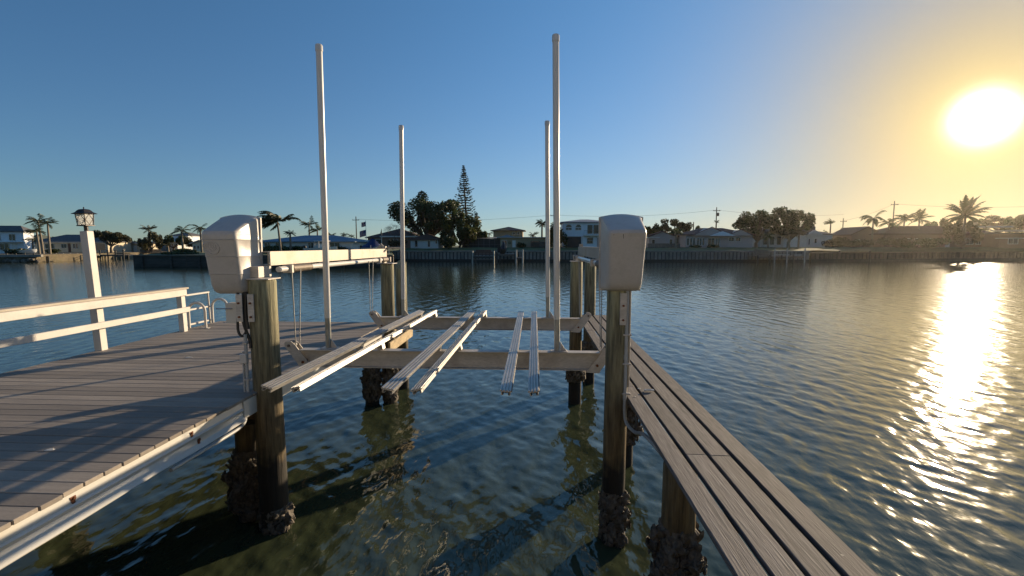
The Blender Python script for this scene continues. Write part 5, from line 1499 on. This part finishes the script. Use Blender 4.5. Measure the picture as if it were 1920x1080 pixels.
# ------------------------------------------------------------------ far docks, lifts, boats
def far_dock(label, px0, px1, Y, depth, z, mat, rails=0, piles=3, pile_top=0.6, seed=1, pile_mat=None):
    xa, xb = sx(px0, Y), sx(px1, Y)
    w = xb - xa
    t = thing('far_dock', label, 'dock', (xa, Y, 0))
    n = max(3, int(w / 0.6))
    me = MB().box(-w / n * 0.47, w / n * 0.47, 0, depth, z - 0.06, z).mesh('deck_board', mat)
    for i in range(n):
        put('deck_board', me, t, (w * (i + 0.5) / n, 0, 0))
    MB().box(0, w, -0.05, -0.003, z - 0.32, z - 0.01).build('edge_board', mat, t)
    for i in range(piles):
        x = w * i / (piles - 1) if piles > 1 else w / 2
        MB().tube([(x, -0.2, -1.3), (x, -0.2, z + pile_top)], 0.13, 9).build('pile', pile_mat or m_bulk, t, 50)
        MB().tube([(x, depth - 0.2, -1.3), (x, depth - 0.2, z - 0.07)], 0.13, 9).build('pile', m_bulk, t, 50)
    for k in range(rails):
        MB().box(0, w, -0.36, -0.31, z + 0.3 + 0.4 * k, z + 0.4 + 0.4 * k).build('rail', pile_mat or mat, t)
    return t
d = far_dock('dark empty boat lift frame before the central seawall', 886, 926, 74, 4.0, 1.30, m_bulk, 0, 2, 0.85, pile_mat=m_galv)
w = sx(926, 74) - sx(886, 74)
for z in (1.52, 1.80):
    MB().box(0.25, w - 0.2, 1.5, 1.62, z, z + 0.22).build('slat', m_r_brown, d)
MB().box(0.3, w - 0.6, 1.55, 1.6, 2.03, 2.35).build('slat', m_r_brown, d)
MB().box(0.1, w - 0.1, -0.04, 0.1, 0.72, 0.86).build('cradle', m_dockwood, d)
far_dock('small dock with a covered water scooter before the porch house', 932, 966, 80, 7.0, 1.55, m_dockwood, 0, 2, 0.1)
far_dock('narrow lift with bright piles right of the water scooter dock', 968, 980, 78, 5.0, 1.0, m_bulk, 0, 2, 1.35, pile_mat=m_pale)
d = far_dock('wooden dock with pale rails below the oaks at right', 1421, 1510, 84, 4.5, 1.15, m_dockwood, 0, 5, 0.2)
w = sx(1510, 84) - sx(1421, 84)
for f_ in (0.34, 0.60, 0.97):
    MB().cbox(w * f_ - 0.09, w * f_ + 0.09, -0.5, -0.35, -0.6, 2.55, 0.02).build('pale_post', m_pale, d)
for z in (2.05, 1.35):
    MB().cbox(w * 0.34, w * 0.66, -0.36, -0.29, z, z + 0.12, 0.01).build('rail', m_pale, d)
MB().cbox(w * 0.76, w * 0.92, -0.36, -0.25, 1.3, 1.45, 0.01).build('rail', m_pale, d)
MB().prism([(w * 0.02, 1.16), (w * 0.32, 1.16), (w * 0.32, 2.1), (w * 0.02, 2.4)], 'y', 1.5, 1.62).build('lattice_panel', m_dockwood, d)
far_dock('low dock before the long cream house at left', 92, 172, 92, 3.0, 1.05, m_pale, 0, 7, 0.35, pile_mat=m_pale)
far_dock('dock with dark rails right of the lamp post', 188, 232, 94, 3.0, 1.1, m_dockwood, 2, 4, 1.0)
far_dock('dock below the far-left two-storey house', -20, 64, 80, 2.5, 1.1, m_dockwood, 0, 6, 0.5)
for px, lab in ((1575, 'lone mooring pile, left of the two in the glare'), (1632, 'lone mooring pile nearer the sun glitter')):
    t = thing('mooring_pile', lab, 'mooring pile', (sx(px, 90), 90, 0))
    MB().tube([(0, 0, -1.3), (0, 0, 1.9), (0, 0, 2.0)], [0.17, 0.15, 0.10], 10).build('shaft', m_bulk, t, 50)
    MB().tube([(0, 0, 2.0), (0, 0, 2.08)], [0.16, 0.04], 10).build('cap', m_bulk, t, 50)

def boat(label, px0, px1, Y, z, hull_mat, top=None, cover=None, rz=0.0):
    xa, xb = sx(px0, Y), sx(px1, Y)
    L_ = xb - xa
    t = thing('motor_boat', label, 'boat', ((xa + xb) / 2, Y, z), rz)
    rings = []
    for i in range(11):
        u = i / 10
        x = -L_ / 2 + L_ * u
        wd = 1.0 * (1 - max(0, (u - 0.5) / 0.5) ** 2.2) + 0.02
        sh = 0.85 + 0.30 * u * u; kl = 0.0 + 0.55 * max(0, (u - 0.6) / 0.4) ** 2
        rings.append([(x, -wd, sh), (x, -wd * 0.85, sh * 0.45 + kl * 0.5), (x, 0, kl), (x, wd * 0.85, sh * 0.45 + kl * 0.5), (x, wd, sh), (x, wd * 0.8, sh - 0.06), (x, -wd * 0.8, sh - 0.06)])
    MB().loft(rings).build('hull', hull_mat, t, 50)
    if cover:
        cr = []
        for i in range(9):
            u = i / 8
            x = -L_ / 2 + L_ * (0.02 + 0.92 * u)
            wd = 1.03 * (1 - max(0, (u - 0.5) / 0.5) ** 2.2) + 0.05
            pk = 0.9 + 1.15 * math.exp(-((u - 0.55) / 0.3) ** 2)
            cr.append([(x, -wd, 0.85), (x, -wd * 0.6, 0.85 + (pk - 0.6) * 0.6), (x, 0, 0.3 + pk), (x, wd * 0.6, 0.85 + (pk - 0.6) * 0.6), (x, wd, 0.85)])
        MB().loft(cr, cap=True).build('canvas_cover', cover, t, 60)
    if top:
        MB().cbox(-L_ * 0.18, L_ * 0.22, -0.8, 0.8, 1.95, 2.05, 0.03).build('hard_top', top, t)
        for sx_ in (-0.15, 0.18):
            for sy_ in (-0.7, 0.7):
                MB().tube([(L_ * sx_, sy_, 0.85), (L_ * sx_, sy_, 1.95)], 0.03, 6).build('top_post', m_frame, t)
        MB().cbox(-L_ * 0.05, L_ * 0.12, -0.35, 0.35, 0.8, 1.5, 0.04).build('console', top, t)
    MB().cbox(-L_ / 2 - 0.5, -L_ / 2 - 0.02, -0.22, 0.22, 0.25, 1.25, 0.08).build('outboard', m_black, t)
    return t
m_hull = M('white_hull', (0.66, 0.66, 0.64), 0.3, 0.04, 2.0)
m_canvas = M('blue_canvas', (0.012, 0.028, 0.12), 0.8, 0.2, 2.0)
boat('white boat with a hard top behind the left beam', 574, 632, 74, 1.75, m_hull, m_hull, None, 0.0)
boat('boat under a peaked dark blue canvas cover', 680, 716, 74, 1.80, m_hull, None, m_canvas, 0.15)
boat('pale speedboat on a lift at the far-left bank', 42, 66, 84, 1.25, m_hull, None, None, 0.1)
boat('covered water scooter on the small central dock', 938, 950, 82, 1.56, m_bulk, None, m_black, 0.2)
t = thing('lift_canopy_posts', 'thin white boat lift posts beside the blue-covered boat', 'lift posts', (sx(660, 72), 72, 1.7))
for px in (618, 660, 674, 695, 729):
    x = sx(px, 72) - sx(660, 72)
    MB().tube([(x, 0, -2.8), (x, 0, 1.35)], 0.045, 7).build('post', m_frame, t)

# ------------------------------------------------------------------ unseen near shore behind the camera, added for warm bounce light
land('added_lawn', [(-60, 0.2), (60, 0.2), (60, -200), (-60, -200)], 1.52, m_grass, 'unseen near lawn added behind the camera with the bounce-light house')
make_seawall('unseen low concrete seawall of the added near shore, behind the camera', (-60, 0.45), (60, 0.45), 1.62, 2.4, m_conc)
t = thing('house', 'unseen white two-storey house added behind the camera to bounce warm light', 'house', (16, -11, 1.52), math.pi)  # added, unseen: its sunlit front bounces warm light onto shaded sides
MB().box(0, 32, 0, 10, -0.3, 6.4).build('wall', m_w_white, t)
hip_roof(0, 32, 0, 10, 6.402, 2.2, 0.7).build('roof', m_r_brown, t)
for zz in (0.6, 3.8):
    for k in range(7):
        window(t, 1.5 + k * 4.4, 3.7 + k * 4.4, zz, zz + 1.7, 0, None, 2)
land('bounce_patio', [(-14, -2.0), (14, -2.0), (14, -10.9), (-14, -10.9)], 1.56, m_sand, 'unseen pale patio added before the bounce-light house, behind the camera', 1.4)  # added unseen pale ground, bounces light upward

# ------------------------------------------------------------------ haze volume added to match the lens veil toward the sun
def make_haze():
    m = bpy.data.materials.new('glare_haze'); m.use_nodes = True
    N, L = m.node_tree.nodes, m.node_tree.links
    N.clear()
    o = N.new('ShaderNodeOutputMaterial'); v = N.new('ShaderNodeVolumePrincipled')
    v.inputs['Color'].default_value = (0.95, 0.89, 0.78, 1)
    v.inputs['Density'].default_value = 0.00008
    v.inputs['Anisotropy'].default_value = 0.84
    L.new(v.outputs[0], o.inputs['Volume'])
    MB().box(-450, 450, -450, 450, -3.0, 24.0).build('haze', m, None, kind='stuff', label='thin golden haze added over the bay in place of lens glare')
make_haze()
